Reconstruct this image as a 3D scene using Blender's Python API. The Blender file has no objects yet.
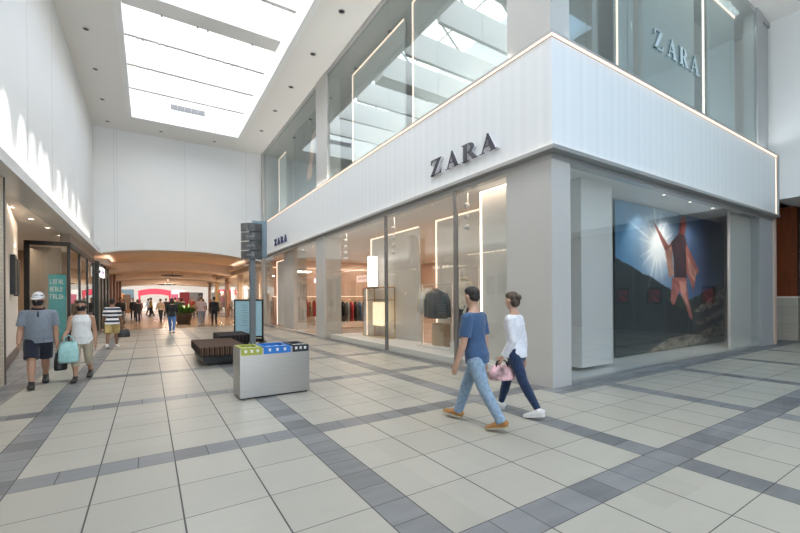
import bpy, bmesh, math, random
from math import sin, cos, pi, radians as R
from mathutils import Vector, Matrix
SC = bpy.context.scene
COL = SC.collection
random.seed(7)

# ------------------------------------------------------------------ camera
CAMP = Vector((1.010, -1.7575, 1.595))
_a, _r = R(32.344), R(-0.4)
_F = Vector((sin(_a), cos(_a), 0)); _R0 = Vector((cos(_a), -sin(_a), 0)); _U0 = Vector((0, 0, 1))
_R = _R0 * cos(_r) + _U0 * sin(_r); _U = _U0 * cos(_r) - _R0 * sin(_r)
cd = bpy.data.cameras.new('camera'); cam = bpy.data.objects.new('camera', cd); COL.objects.link(cam)
m = Matrix.Identity(4)
for i in range(3):
    m[i][0] = _R[i]; m[i][1] = _U[i]; m[i][2] = -_F[i]; m[i][3] = CAMP[i]
cam.matrix_world = m
cd.sensor_width = 36.0; cd.sensor_fit = 'HORIZONTAL'
cd.lens = 396.7 / 800 * 36; cd.shift_y = (297.83 - 266.5) / 800
cd.clip_start = 0.05; cd.clip_end = 300
SC.camera = cam

# ------------------------------------------------------------------ view + world
SC.view_settings.view_transform = 'Standard'; SC.view_settings.look = 'None'
SC.view_settings.exposure = 0.22; SC.view_settings.gamma = 1.0; SC.view_settings.use_curve_mapping = False
SC.cycles.transparent_max_bounces = 24
SC.cycles.max_bounces = 10; SC.cycles.diffuse_bounces = 5; SC.cycles.glossy_bounces = 4
SC.cycles.sample_clamp_indirect = 6.0
SC.cycles.blur_glossy = 0.5
W = bpy.data.worlds.new('sky'); SC.world = W; W.use_nodes = True
nt = W.node_tree; nt.nodes.clear()
out = nt.nodes.new('ShaderNodeOutputWorld'); bg = nt.nodes.new('ShaderNodeBackground')
tc = nt.nodes.new('ShaderNodeTexCoord'); nz = nt.nodes.new('ShaderNodeTexNoise'); cr = nt.nodes.new('ShaderNodeValToRGB')
nz.inputs['Scale'].default_value = 2.2; nz.inputs['Detail'].default_value = 4
cr.color_ramp.elements[0].position = .40; cr.color_ramp.elements[0].color = (.58, .72, .95, 1)
cr.color_ramp.elements[1].position = .60; cr.color_ramp.elements[1].color = (1.0, .965, .90, 1)
nt.links.new(tc.outputs['Generated'], nz.inputs['Vector']); nt.links.new(nz.outputs['Fac'], cr.inputs['Fac'])
nt.links.new(cr.outputs['Color'], bg.inputs['Color']); nt.links.new(bg.outputs['Background'], out.inputs['Surface'])
bg.inputs['Strength'].default_value = 6.0

def area(name, loc, size, energy, color=(1, 1, 1), rot=(0, 0, 0), portal=False, spread=180):
    l = bpy.data.lights.new(name, 'AREA'); l.shape = 'RECTANGLE'; l.size, l.size_y = size
    l.energy = energy; l.color = color; l.spread = R(spread)
    o = bpy.data.objects.new(name, l); o.location = loc; o.rotation_euler = rot; COL.objects.link(o)
    if portal: l.cycles.is_portal = True
    return o
def spot(name, loc, target, energy, angle, blend=.15, color=(1, 1, 1), rad=.03):
    l = bpy.data.lights.new(name, 'SPOT'); l.energy = energy; l.spot_size = R(angle); l.spot_blend = blend; l.color = color
    l.shadow_soft_size = rad
    o = bpy.data.objects.new(name, l); o.location = loc
    o.rotation_euler = (Vector(target) - Vector(loc)).to_track_quat('-Z', 'Y').to_euler(); COL.objects.link(o)
    return o
def point(name, loc, energy, color=(1, 1, 1), rad=.1):
    l = bpy.data.lights.new(name, 'POINT'); l.energy = energy; l.color = color; l.shadow_soft_size = rad
    o = bpy.data.objects.new(name, l); o.location = loc; COL.objects.link(o); return o

# skylight portals
area('skylight_portal', (2.78, 5.0, 13.3), (4.9, 32.6), 1, portal=True)
area('skylight_portal', (10.5, -5.0, 12.3), (6.0, 9.0), 1, portal=True)
WARM = (1.0, .80, .62); WARM2 = (1.0, .72, .48); COOLW = (1.0, .95, .90)
area('rear_fill_portal', (2.8, -13.9, 5.2), (8.0, 9.0), 1, rot=(R(90), 0, 0), portal=True)  # portal for the unseen glazing added as fill from behind
# uplights added on the left ledge and shop band to brighten the ceiling
area('ceiling_fill_light', (-1.09, 6.0, 4.19), (.06, 32.0), 240, (1, .95, .88), rot=(R(180), R(-62), 0), spread=115)
area('ceiling_fill_light', (6.93, 13.0, 6.16), (.08, 19.0), 150, (1, .95, .88), rot=(R(180), R(22), 0), spread=130)
area('ceiling_fill_light', (12.6, 2.64, 6.16), (10.6, .08), 60, (.95, .97, 1), rot=(R(180) + R(20), 0, 0), spread=130)
# shop interior lighting: coves and ceiling panels
area('cove_light', (9.6, 8.6, 4.03), (.30, 8.0), 85, WARM)
area('cove_light', (12.6, 10.2, 4.03), (.30, 11.0), 110, WARM)
area('cove_light', (10.4, 18.8, 4.03), (.22, 8.0), 150, WARM)
area('cove_light', (13.6, 19.0, 4.03), (.22, 8.0), 140, WARM)
area('cove_light', (17.0, 14.0, 4.03), (.30, 14.0), 110, WARM)
area('cove_light', (12.5, 24.45, 3.86), (10.0, .12), 60, WARM, rot=(R(20), 0, 0))
area('window_light', (7.35, 8.3, 4.03), (.14, 9.0), 34, WARM)
# upper floor
area('upper_light', (9.2, 10.0, 10.3), (.3, 12.0), 60, WARM)
area('upper_light', (12.5, 3.0, 10.3), (8, .2), 40, (.9, .97, 1))
# low hall beyond the end wall
for y in (27.0, 34.0, 41.5):
    area('hall_light', (-.95, y + .5, 3.78), (.3, 4.5), 18, COOLW, rot=(R(180), R(-45), 0))
    area('hall_light', (6.2, y + .5, 3.78), (.3, 4.5), 18, COOLW, rot=(R(180), R(45), 0))
    area('hall_light', (2.6, y + 1.5, 3.68), (1.0, 1.0), 270, WARM)
area('court_light', (2.5, 58, 8.0), (9, 14), 2200, (1, .98, .96))
# left shop and entrance soffit
for y_ in (13.6, 15.2, 17.0): spot('soffit_spot', (-1.75, y_, 3.93), (-1.75, y_, 0), 120, 95, .6, (1, .9, .8), .05)
area('shop_light', (-3.6, 19.5, 3.62), (1.6, 4.5), 90, WARM)
area('soffit_fill', (-1.9, 11.5, 3.91), (.12, 6.0), 26, WARM)  # added strip, its floor bounce lightens the soffit

# ------------------------------------------------------------------ helpers
def tag(o, label=None, cat=None, group=None, kind=None):
    if label: o['label'] = label
    if cat: o['category'] = cat
    if group: o['group'] = group
    if kind: o['kind'] = kind
    return o
def empty(name, loc=(0, 0, 0), rz=0, parent=None):
    o = bpy.data.objects.new(name, None); o.empty_display_size = .1
    o.location = loc; o.rotation_euler = (0, 0, rz); COL.objects.link(o)
    if parent: o.parent = parent
    return o
def copy_tree(o, parent=None):
    c = o.copy(); COL.objects.link(c); c.parent = parent
    for ch in list(o.children): copy_tree(ch, c)
    return c

class MB:
    def __init__(s): s.v = []; s.f = []; s.mi = []; s.sm = []
    def add(s, vs, fs, mi=0, smooth=False):
        b = len(s.v); s.v += [tuple(v) for v in vs]
        for f in fs: s.f.append(tuple(b + i for i in f)); s.mi.append(mi); s.sm.append(smooth)
        return s
    def box(s, x0, x1, y0, y1, z0, z1, mi=0):
        if x0 > x1: x0, x1 = x1, x0
        if y0 > y1: y0, y1 = y1, y0
        if z0 > z1: z0, z1 = z1, z0
        vs = [(x, y, z) for z in (z0, z1) for y in (y0, y1) for x in (x0, x1)]
        return s.add(vs, [(0, 2, 3, 1), (4, 5, 7, 6), (0, 1, 5, 4), (2, 6, 7, 3), (0, 4, 6, 2), (1, 3, 7, 5)], mi)
    def bbox(s, x0, x1, y0, y1, z0, z1, bev=.01, mi=0, seg=2):
        bm = bmesh.new(); bmesh.ops.create_cube(bm, size=1)
        for v in bm.verts:
            v.co = Vector(((x0 + x1) / 2 + v.co.x * (x1 - x0), (y0 + y1) / 2 + v.co.y * (y1 - y0), (z0 + z1) / 2 + v.co.z * (z1 - z0)))
        bmesh.ops.bevel(bm, geom=list(bm.edges), offset=bev, segments=seg, affect='EDGES', profile=.5)
        bm.verts.index_update()
        s.add([v.co.copy() for v in bm.verts], [[v.index for v in f.verts] for f in bm.faces], mi); bm.free(); return s
    def prism(s, poly, axis, a0, a1, mi=0):
        # poly in the plane of the two other axes (x,y for z; x,z for y; y,z for x)
        def P3(p, t):
            return {'z': (p[0], p[1], t), 'y': (p[0], t, p[1]), 'x': (t, p[0], p[1])}[axis]
        n = len(poly)
        vs = [P3(p, a0) for p in poly] + [P3(p, a1) for p in poly]
        fs = [tuple(range(n))[::-1], tuple(range(n, 2 * n))] + [(i, (i + 1) % n, n + (i + 1) % n, n + i) for i in range(n)]
        return s.add(vs, fs, mi)
    def tube(s, pts, r, n=10, mi=0, closed=True, side=None):
        # r: number, or list of number / (ra, rb)
        pts = [Vector(p) for p in pts]; k = len(pts)
        if not isinstance(r, (list, tuple)): r = [r] * k
        rings = []; ref = None
        for i, p in enumerate(pts):
            d = (pts[min(i + 1, k - 1)] - pts[max(i - 1, 0)])
            d = d.normalized() if d.length > 1e-9 else Vector((0, 0, 1))
            a = Vector(side) if side is not None else (ref if ref is not None else (Vector((0, 0, 1)) if abs(d.z) < .9 else Vector((1, 0, 0))))
            a = (a - d * a.dot(d)); a.normalize(); b = d.cross(a); ref = a
            ra, rb = r[i] if isinstance(r[i], (list, tuple)) else (r[i], r[i])
            rings.append([p + a * (ra * cos(2 * pi * j / n)) + b * (rb * sin(2 * pi * j / n)) for j in range(n)])
        vs = [v for rg in rings for v in rg]; fs = []
        for i in range(k - 1):
            for j in range(n):
                fs.append((i * n + j, i * n + (j + 1) % n, (i + 1) * n + (j + 1) % n, (i + 1) * n + j))
        if closed: fs += [tuple(range(n))[::-1], tuple(range((k - 1) * n, k * n))]
        return s.add(vs, fs, mi, True)
    def lathe(s, prof, c=(0, 0, 0), n=24, mi=0, cap=True):
        vs = []; fs = []; k = len(prof)
        for (r, z) in prof:
            for j in range(n): vs.append((c[0] + r * cos(2 * pi * j / n), c[1] + r * sin(2 * pi * j / n), c[2] + z))
        for i in range(k - 1):
            for j in range(n): fs.append((i * n + j, i * n + (j + 1) % n, (i + 1) * n + (j + 1) % n, (i + 1) * n + j))
        if cap: fs += [tuple(range(n))[::-1], tuple(range((k - 1) * n, k * n))]
        return s.add(vs, fs, mi, True)
    def ell(s, c, r, mi=0, n=16, k=10):
        vs = []; fs = []
        for i in range(1, k):
            t = pi * i / k
            for j in range(n):
                p = 2 * pi * j / n
                vs.append((c[0] + r[0] * sin(t) * cos(p), c[1] + r[1] * sin(t) * sin(p), c[2] - r[2] * cos(t)))
        for i in range(k - 2):
            for j in range(n): fs.append((i * n + j, i * n + (j + 1) % n, (i + 1) * n + (j + 1) % n, (i + 1) * n + j))
        b = len(vs); vs += [(c[0], c[1], c[2] - r[2]), (c[0], c[1], c[2] + r[2])]
        for j in range(n):
            fs.append((b, (j + 1) % n, j)); fs.append((b + 1, (k - 2) * n + j, (k - 2) * n + (j + 1) % n))
        return s.add(vs, fs, mi, True)
    def mesh(s, name, mats):
        me = bpy.data.meshes.new(name); me.from_pydata(s.v, [], s.f)
        for mt in (mats if isinstance(mats, (list, tuple)) else [mats]): me.materials.append(mt)
        me.polygons.foreach_set('material_index', s.mi); me.polygons.foreach_set('use_smooth', s.sm)
        me.update(); return me
    def build(s, name, mats, parent=None, loc=None, rz=0):
        o = bpy.data.objects.new(name, s.mesh(name, mats)); COL.objects.link(o)
        if parent is not None: o.parent = parent
        if loc is not None: o.location = loc
        if rz: o.rotation_euler = (0, 0, rz)
        return o
def struct(name, mb, mats, parent=None, label=None):
    o = mb.build(name, mats, parent)
    if parent is None: o['kind'] = 'structure'
    if label: o['label'] = label
    return o

# ------------------------------------------------------------------ materials
def sr(r, g, b):
    f = lambda c: (c / 255) / 12.92 if c / 255 <= .04045 else ((c / 255 + .055) / 1.055) ** 2.4
    return (f(r), f(g), f(b))
MATS = {}
def mat(name, color, rough=.5, metal=0, emit=0, ecol=None, var=.06, scale=14, bump=0, spec=.5, stretch=None, sheen=0):
    if name in MATS: return MATS[name]
    mt = bpy.data.materials.new(name); mt.use_nodes = True; n = mt.node_tree; b = n.nodes['Principled BSDF']
    b.inputs['Roughness'].default_value = rough; b.inputs['Metallic'].default_value = metal
    b.inputs['Specular IOR Level'].default_value = spec
    if sheen: b.inputs['Sheen Weight'].default_value = sheen
    c = tuple(color) + (1,)
    t = n.nodes.new('ShaderNodeTexCoord'); x = n.nodes.new('ShaderNodeTexNoise'); x.inputs['Scale'].default_value = scale
    x.inputs['Detail'].default_value = 3
    src = t.outputs['Object']
    if stretch:
        mp = n.nodes.new('ShaderNodeMapping'); mp.inputs['Scale'].default_value = stretch
        n.links.new(src, mp.inputs['Vector']); src = mp.outputs['Vector']
    n.links.new(src, x.inputs['Vector'])
    rp = n.nodes.new('ShaderNodeValToRGB'); e = rp.color_ramp.elements
    e[0].position = .3; e[1].position = .7
    e[0].color = tuple(max(0, k * (1 - var)) for k in color) + (1,); e[1].color = tuple(min(1, k * (1 + var)) for k in color) + (1,)
    n.links.new(x.outputs['Fac'], rp.inputs['Fac']); n.links.new(rp.outputs['Color'], b.inputs['Base Color'])
    if bump:
        bp = n.nodes.new('ShaderNodeBump'); bp.inputs['Strength'].default_value = bump; bp.inputs['Distance'].default_value = .01
        n.links.new(x.outputs['Fac'], bp.inputs['Height']); n.links.new(bp.outputs['Normal'], b.inputs['Normal'])
    if emit:
        b.inputs['Emission Color'].default_value = tuple(ecol or color) + (1,); b.inputs['Emission Strength'].default_value = emit
    MATS[name] = mt; return mt
def M_(n, op, a, b=None, c=None):
    k = n.nodes.new('ShaderNodeMath'); k.operation = op
    for i, x in enumerate((a, b, c)):
        if x is None: continue
        if isinstance(x, (int, float)): k.inputs[i].default_value = x
        else: n.links.new(x, k.inputs[i])
    return k.outputs[0]
def glass(name, tint=(.965, .975, .97), ior=1.5):
    mt = bpy.data.materials.new(name); mt.use_nodes = True; n = mt.node_tree; n.nodes.clear()
    o = n.nodes.new('ShaderNodeOutputMaterial'); mx = n.nodes.new('ShaderNodeMixShader')
    t = n.nodes.new('ShaderNodeBsdfTransparent'); t.inputs['Color'].default_value = tint + (1,)
    g = n.nodes.new('ShaderNodeBsdfGlossy'); g.inputs['Roughness'].default_value = 0.0; g.inputs['Color'].default_value = (.95, 1, 1, 1)
    f = n.nodes.new('ShaderNodeFresnel')
    gm = n.nodes.new('ShaderNodeNewGeometry')
    n.links.new(M_(n, 'ADD', ior, M_(n, 'MULTIPLY', gm.outputs['Backfacing'], 1 / ior - ior)), f.inputs['IOR'])   # same reflectance on both faces of the pane
    n.links.new(f.outputs[0], mx.inputs[0]); n.links.new(t.outputs[0], mx.inputs[1]); n.links.new(g.outputs[0], mx.inputs[2])
    n.links.new(mx.outputs[0], o.inputs['Surface']); return mt
def emis(name, color, s):
    mt = bpy.data.materials.new(name); mt.use_nodes = True; b = mt.node_tree.nodes['Principled BSDF']
    b.inputs['Base Color'].default_value = (.8, .8, .8, 1); b.inputs['Emission Color'].default_value = tuple(color) + (1,)
    b.inputs['Emission Strength'].default_value = s; return mt
def stripes(name, cols, axis, freq, rough=.8, offs=0, spec=.5):
    # sharp bands of the listed colours repeating along one object axis
    mt = bpy.data.materials.new(name); mt.use_nodes = True; n = mt.node_tree; b = n.nodes['Principled BSDF']
    b.inputs['Roughness'].default_value = rough; b.inputs['Specular IOR Level'].default_value = spec
    t = n.nodes.new('ShaderNodeTexCoord'); sp = n.nodes.new('ShaderNodeSeparateXYZ'); n.links.new(t.outputs['Object'], sp.inputs[0])
    v = M_(n, 'FRACT', M_(n, 'ADD', M_(n, 'MULTIPLY', sp.outputs[axis], freq), 100.0 + offs))
    rp = n.nodes.new('ShaderNodeValToRGB'); rp.color_ramp.interpolation = 'CONSTANT'; e = rp.color_ramp.elements
    for i, (p, c) in enumerate(cols):
        if i < 2: e[i].position = p; e[i].color = tuple(c) + (1,)
        else: k = e.new(p); k.color = tuple(c) + (1,)
    n.links.new(v, rp.inputs['Fac']); n.links.new(rp.outputs['Color'], b.inputs['Base Color']); return mt

def floor_mat():
    mt = bpy.data.materials.new('floor_tile'); mt.use_nodes = True; n = mt.node_tree; b = n.nodes['Principled BSDF']
    g = n.nodes.new('ShaderNodeNewGeometry'); sp = n.nodes.new('ShaderNodeSeparateXYZ'); n.links.new(g.outputs['Position'], sp.inputs[0])
    X, Y = sp.outputs[0], sp.outputs[1]
    gx = M_(n, 'DIVIDE', X, .305); gy = M_(n, 'DIVIDE', Y, .305)
    mx = M_(n, 'FLOORED_MODULO', gx, 9.0); my = M_(n, 'FLOORED_MODULO', M_(n, 'SUBTRACT', gy, 1.0), 9.0)
    dark = M_(n, 'MAXIMUM', M_(n, 'GREATER_THAN', mx, 8.0), M_(n, 'GREATER_THAN', my, 8.0))
    dark = M_(n, 'MAXIMUM', dark, M_(n, 'LESS_THAN', X, -.93))
    edge = M_(n, 'MULTIPLY', M_(n, 'GREATER_THAN', X, 6.7), M_(n, 'GREATER_THAN', Y, 2.31))
    dark = M_(n, 'MAXIMUM', dark, edge)
    def line(val, period):          # distance to the nearest multiple of period
        q = M_(n, 'FLOORED_MODULO', M_(n, 'ADD', val, period / 2), period)
        return M_(n, 'ABSOLUTE', M_(n, 'SUBTRACT', q, period / 2))
    bl = M_(n, 'MINIMUM', M_(n, 'MULTIPLY', line(mx, 2.0), .62), line(my, 2.0))
    dl = M_(n, 'MINIMUM', line(gx, 1.0), line(gy, 1.0))
    dist = M_(n, 'ADD', M_(n, 'MULTIPLY', bl, M_(n, 'SUBTRACT', 1.0, dark)), M_(n, 'MULTIPLY', dl, dark))
    grout = M_(n, 'LESS_THAN', dist, .012)
    # per tile value
    cmb = n.nodes.new('ShaderNodeCombineXYZ')
    cx = M_(n, 'ADD', M_(n, 'FLOOR', M_(n, 'DIVIDE', gx, 2.0)), M_(n, 'MULTIPLY', dark, M_(n, 'FLOOR', gx)))
    cy = M_(n, 'ADD', M_(n, 'FLOOR', M_(n, 'DIVIDE', M_(n, 'SUBTRACT', gy, 1.0), 2.0)), M_(n, 'MULTIPLY', dark, M_(n, 'FLOOR', gy)))
    n.links.new(cx, cmb.inputs[0]); n.links.new(cy, cmb.inputs[1])
    wn = n.nodes.new('ShaderNodeTexWhiteNoise'); n.links.new(cmb.outputs[0], wn.inputs['Vector'])
    mp = n.nodes.new('ShaderNodeMapping'); mp.inputs['Scale'].default_value = (1.2, 5.0, 1); n.links.new(g.outputs['Position'], mp.inputs['Vector'])
    nz = n.nodes.new('ShaderNodeTexNoise'); nz.inputs['Scale'].default_value = 1.6; nz.inputs['Detail'].default_value = 6
    n.links.new(mp.outputs[0], nz.inputs['Vector'])
    val = M_(n, 'ADD', M_(n, 'MULTIPLY', wn.outputs['Value'], .45), M_(n, 'MULTIPLY', nz.outputs['Fac'], .55))
    def ramp(c0, c1):
        r = n.nodes.new('ShaderNodeValToRGB'); r.color_ramp.elements[0].position = .15; r.color_ramp.elements[1].position = .85
        r.color_ramp.elements[0].color = c0 + (1,); r.color_ramp.elements[1].color = c1 + (1,); n.links.new(val, r.inputs['Fac']); return r.outputs['Color']
    beige = ramp((.345, .325, .272), (.405, .382, .325)); grey = ramp((.10, .102, .104), (.25, .252, .252))
    def mix(fac, a, c):
        k = n.nodes.new('ShaderNodeMix'); k.data_type = 'RGBA'; n.links.new(fac, k.inputs[0])
        for s_, x in ((6, a), (7, c)):
            if isinstance(x, tuple): k.inputs[s_].default_value = x + (1,)
            else: n.links.new(x, k.inputs[s_])
        return k.outputs[2]
    colr = mix(grout, mix(dark, beige, grey), (.07, .065, .06))
    n.links.new(colr, b.inputs['Base Color'])
    n.links.new(M_(n, 'ADD', M_(n, 'ADD', .30, M_(n, 'MULTIPLY', grout, .4)), M_(n, 'MULTIPLY', nz.outputs['Fac'], .12)), b.inputs['Roughness'])
    b.inputs['Specular IOR Level'].default_value = .45
    return mt
def grid_mat(name, cols, sx, sz, off, rough=.3, mortar=(.3, .28, .25), mw=.02):
    mt = bpy.data.materials.new(name); mt.use_nodes = True; n = mt.node_tree; b = n.nodes['Principled BSDF']
    b.inputs['Roughness'].default_value = rough
    t = n.nodes.new('ShaderNodeTexCoord'); sp = n.nodes.new('ShaderNodeSeparateXYZ'); n.links.new(t.outputs['Object'], sp.inputs[0])
    cb = n.nodes.new('ShaderNodeCombineXYZ'); n.links.new(M_(n, 'ADD', sp.outputs[0], sp.outputs[1]), cb.inputs[0]); n.links.new(sp.outputs[2], cb.inputs[1])
    k = n.nodes.new('ShaderNodeTexBrick'); n.links.new(cb.outputs[0], k.inputs['Vector'])
    k.inputs['Scale'].default_value = 1; k.inputs['Brick Width'].default_value = sx; k.inputs['Row Height'].default_value = sz; k.offset = off
    k.inputs['Mortar Size'].default_value = mw; k.inputs['Color1'].default_value = cols[0] + (1,); k.inputs['Color2'].default_value = cols[1] + (1,)
    k.inputs['Mortar'].default_value = mortar + (1,); n.links.new(k.outputs['Color'], b.inputs['Base Color']); return mt

M_floor = floor_mat()
M_white = mat('white_plaster', (.82, .825, .81), .55, var=.012, scale=.6)
M_ceil = mat('ceiling_paint', (.80, .785, .75), .7, var=.012, scale=.6)
M_fascia = stripes('fascia_panel', [(0, (.775, .79, .79)), (.25, (.755, .77, .77)), (.5, (.785, .80, .80)), (.75, (.765, .78, .78))], 0, 2.0, .45)
M_fasciaY = stripes('fascia_panel_side', [(0, (.775, .79, .79)), (.25, (.755, .77, .77)), (.5, (.785, .80, .80)), (.75, (.765, .78, .78))], 1, 2.0, .45)
M_pillar = mat('pillar_paint', (.50, .485, .455), .4, var=.015, scale=1)
M_metal = mat('brushed_steel', (.40, .40, .39), .30, 1, var=.05, scale=4, stretch=(1, 1, 30))
M_lip = mat('lip_metal', (.42, .42, .41), .4, .6, var=.02)
M_alu = mat('aluminium', (.42, .42, .41), .4, .6, var=.03)
M_dark = mat('dark_metal', (.025, .026, .028), .4, .3)
M_black = mat('black_frame', (.012, .012, .013), .4)
M_glass = glass('clear_glass')
M_glassup = glass('upper_glass', (.92, .95, .945), 2.0)
M_led = emis('led_warm', (1.0, .70, .50), 1.35)
M_ledw = emis('led_white', (1.0, .86, .74), 1.6)
M_cream = mat('cream_panel', (.80, .73, .64), .5, var=.02, scale=1)
M_wood = mat('warm_wood', sr(118, 78, 52), .4, var=.25, scale=3, stretch=(6, 6, .5))
M_wooddark = mat('red_wood', sr(108, 52, 22), .4, var=.30, scale=3, stretch=(5, 5, .4))
M_ceilwood = mat('ceiling_wood', (.70, .51, .36), .5, var=.12, scale=1.5, stretch=(1, 6, 1))
M_tanfloor = grid_mat('tan_tile', ((.50, .33, .20), (.56, .38, .24)), .6, .6, .0, .25, (.32, .22, .14), .008)
M_storefloor = mat('store_floor', (.46, .38, .32), .22, var=.04, scale=1)
M_rose = mat('rose_panel', (.60, .44, .36), .5, var=.03, scale=1)
M_greywall = mat('grey_wall', (.12, .12, .12), .6, var=.03, scale=1)
M_brick = grid_mat('pilaster_brick', ((.66, .58, .48), (.55, .48, .40)), .22, .075, .5, .8, (.5, .46, .4), .012)
M_beigetile = grid_mat('beige_wall_tile', ((.40, .36, .29), (.44, .40, .33)), .6, .3, .0, .45, (.3, .27, .22), .006)
M_letter = mat('sign_letter', (.085, .08, .10), .35, .2)
M_letterblue = mat('small_sign_letter', (.06, .06, .16), .4)
M_letterpale = mat('pale_letter', (.42, .52, .54), .4)
M_wpanel = mat('white_panel', (.66, .63, .595), .5, var=.015, scale=1)
M_brass = mat('brass', (.72, .50, .24), .25, 1)
# ================================================================== SETTING
YE, XS, XW, ZC = 23.6, 6.89, -1.34, 10.5
struct('floor', MB().box(-3.2, 6.87, -14, YE, -.2, 0).box(6.87, 22, -14, 2.6, -.2, 0).box(18.2, 22, 2.6, 4.6, -.2, 0), M_floor)
struct('floor_far', MB().box(-5.2, 10.5, YE, 72, -.2, 0).box(-5.2, -3.2, 8, YE, -.2, 0), M_tanfloor)
struct('floor_store', MB().box(6.87, 18.2, 2.6, 3.9, -.2, 0, 2).box(6.93, 18.2, 2.68, 3.9, .0, .04, 1).box(6.93, 18.2, 3.9, YE, -.2, .01, 0).box(6.87, 6.93, 3.9, YE, -.2, 0, 2), [M_storefloor, mat('display_floor', (.60, .59, .57), .3, var=.02), M_floor])

# ceiling with two skylight openings
A = (.36, 5.2, -11.5, 21.35); B = (7.5, 13.5, -9.5, -.5)
c = MB()
def slab(x0, x1, y0, y1): c.box(x0, x1, y0, y1, ZC, ZC + .25)
slab(XW - .4, A[0], -14, YE + .3); slab(A[0], A[1], A[3], YE + .3); slab(A[0], A[1], -14, A[2]); slab(A[1], B[0], -14, YE + .3)
slab(B[0], B[1], -14, B[2]); slab(B[0], B[1], B[3], 4.0); slab(B[1], 22.3, -14, 4.0)
struct('ceiling', c, M_ceil)
# skylight well: side walls, gable rafters
w = MB(); x0, x1, y0, y1 = A; t = .2
w.box(x0 - t, x0, y0 - t, y1 + t, ZC + .25, 13.2); w.box(x1, x1 + t, y0 - t, y1 + t, ZC + .25, 13.2)
w.box(x0, x1, y0 - t, y0, ZC + .25, 13.2); w.box(x0, x1, y1, y1 + t, ZC + .25, 13.2)
w.box(x0 - t, x0, y0 - t, y1 + t, ZC - .06, ZC - .002); w.box(x1, x1 + t, y0 - t, y1 + t, ZC - .06, ZC - .002); w.box(x0, x1, y1, y1 + t, ZC - .06, ZC - .002)
struct('trim_1', w, M_white)
w = MB(); x0, x1, y0, y1 = B
w.box(x0 - t, x0, y0 - t, y1 + t, ZC + .25, 12.2); w.box(x1, x1 + t, y0 - t, y1 + t, ZC + .25, 12.2)
w.box(x0, x1, y0 - t, y0, ZC + .25, 12.2); w.box(x0, x1, y1, y1 + t, ZC + .25, 12.2)
struct('trim_2', w, M_white)
struct('window_50', MB().box(x0, x1, y0, y1, 11.9, 11.93), glass('sky_filter_glass', (.60, .74, .84)))  # unseen pane, tint added to cool the daylight on the right side
# skylight baffles: one beam each
M_baffle = mat('baffle_white', (.80, .79, .77), .6, var=.01)
yb = [12.43 + 2.0 * k for k in range(-12, 4)]
for y in yb:
    wd = .36 if abs(y - 12.43) < .1 or (y < 12 and round((12.43 - y) / 2) % 3 == 0) else .075
    tag(MB().box(A[0] + .01, A[1] - .25, y - wd, y + wd, ZC + .03, ZC + 1.0).build('skylight_beam', M_baffle), kind='structure')
# ridge glazing over the skylight with thin rafters
g = MB(); xm = 2.78
for k in range(23):
    y = -11.4 + 1.5 * k
    g.tube([(A[0], y, 13.2), (xm, y, 15.2)], .05, 6); g.tube([(A[1], y, 13.2), (xm, y, 15.2)], .05, 6)
g.tube([(xm, -11.5, 15.2), (xm, 21.4, 15.2)], .08, 6)
for q in (.33, .66):
    for sx in (A[0], A[1]):
        xx = sx + (xm - sx) * q; g.tube([(xx, -11.5, 13.2 + 2 * q), (xx, 21.4, 13.2 + 2 * q)], .035, 6)
tag(g.build('skylight_rafters', M_alu), kind='structure')
# vent grille in the end of the well
v = tag(empty('vent_grille', (2.78, A[3] - .02, 11.35)), 'long pale louvred vent grille in the end wall of the skylight', 'vent')
MB().box(-.80, .80, 0, .018, -.14, .14).build('frame', mat('vent_frame', (.38, .38, .38), .5), v)
for i in range(5):
    MB().box(-.77 + i * .31, -.77 + i * .31 + .29, -.02, 0, -.11, .11).build('louvre', mat('vent_louvre', (.16, .16, .165), .5), v)
# track spots clipped to the beams
k = 0
for (y, xs) in ((12.43 + .36, (1.4, 2.4, 2.7, 4.1)), (14.43, (.75, 1.35, 3.5, 4.15)), (10.4, (3.9,))):
    for x in xs:
        s_ = empty('track_spot', (x, y - .1, ZC - .0)); k += 1
        tag(s_, 'small grey spotlight hanging under a skylight beam', 'spotlight', 'spotlights under the skylight beams')
        MB().tube([(0, .08, .04), (0, -.02, -.04)], .012, 6).build('arm', M_alu, s_)
        MB().tube([(0, -.02, -.03), (0, -.12, -.12)], .032, 10).build('lamp_head', M_alu, s_)

# left upper wall + ledge + soffit
lw = MB().box(XW - .25, XW, -14, YE + .2, 4.16, ZC)
struct('wall_left', lw, M_white)
j = MB()
for y in (-1.5, 3.2, 7.9, 10.6, 13.4, 18.0): j.box(XW, XW + .004, y, y + .012, 4.2, ZC)
struct('trim_3', j, mat('wall_joint', (.62, .63, .62), .6))
struct('trim_4', MB().box(XW - .25, -1.05, -14, YE, 3.93, 4.16), mat('ledge_gloss', (.70, .70, .68), .18, var=.01))
struct('ceiling_left', MB().box(-5.2, XW - .25, 6, YE, 3.95, 4.16).box(-5.2, XW - .25, -14, 6, 3.95, 4.16), mat('soffit_paint', (.86, .79, .72), .6, var=.015, scale=1))
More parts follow.
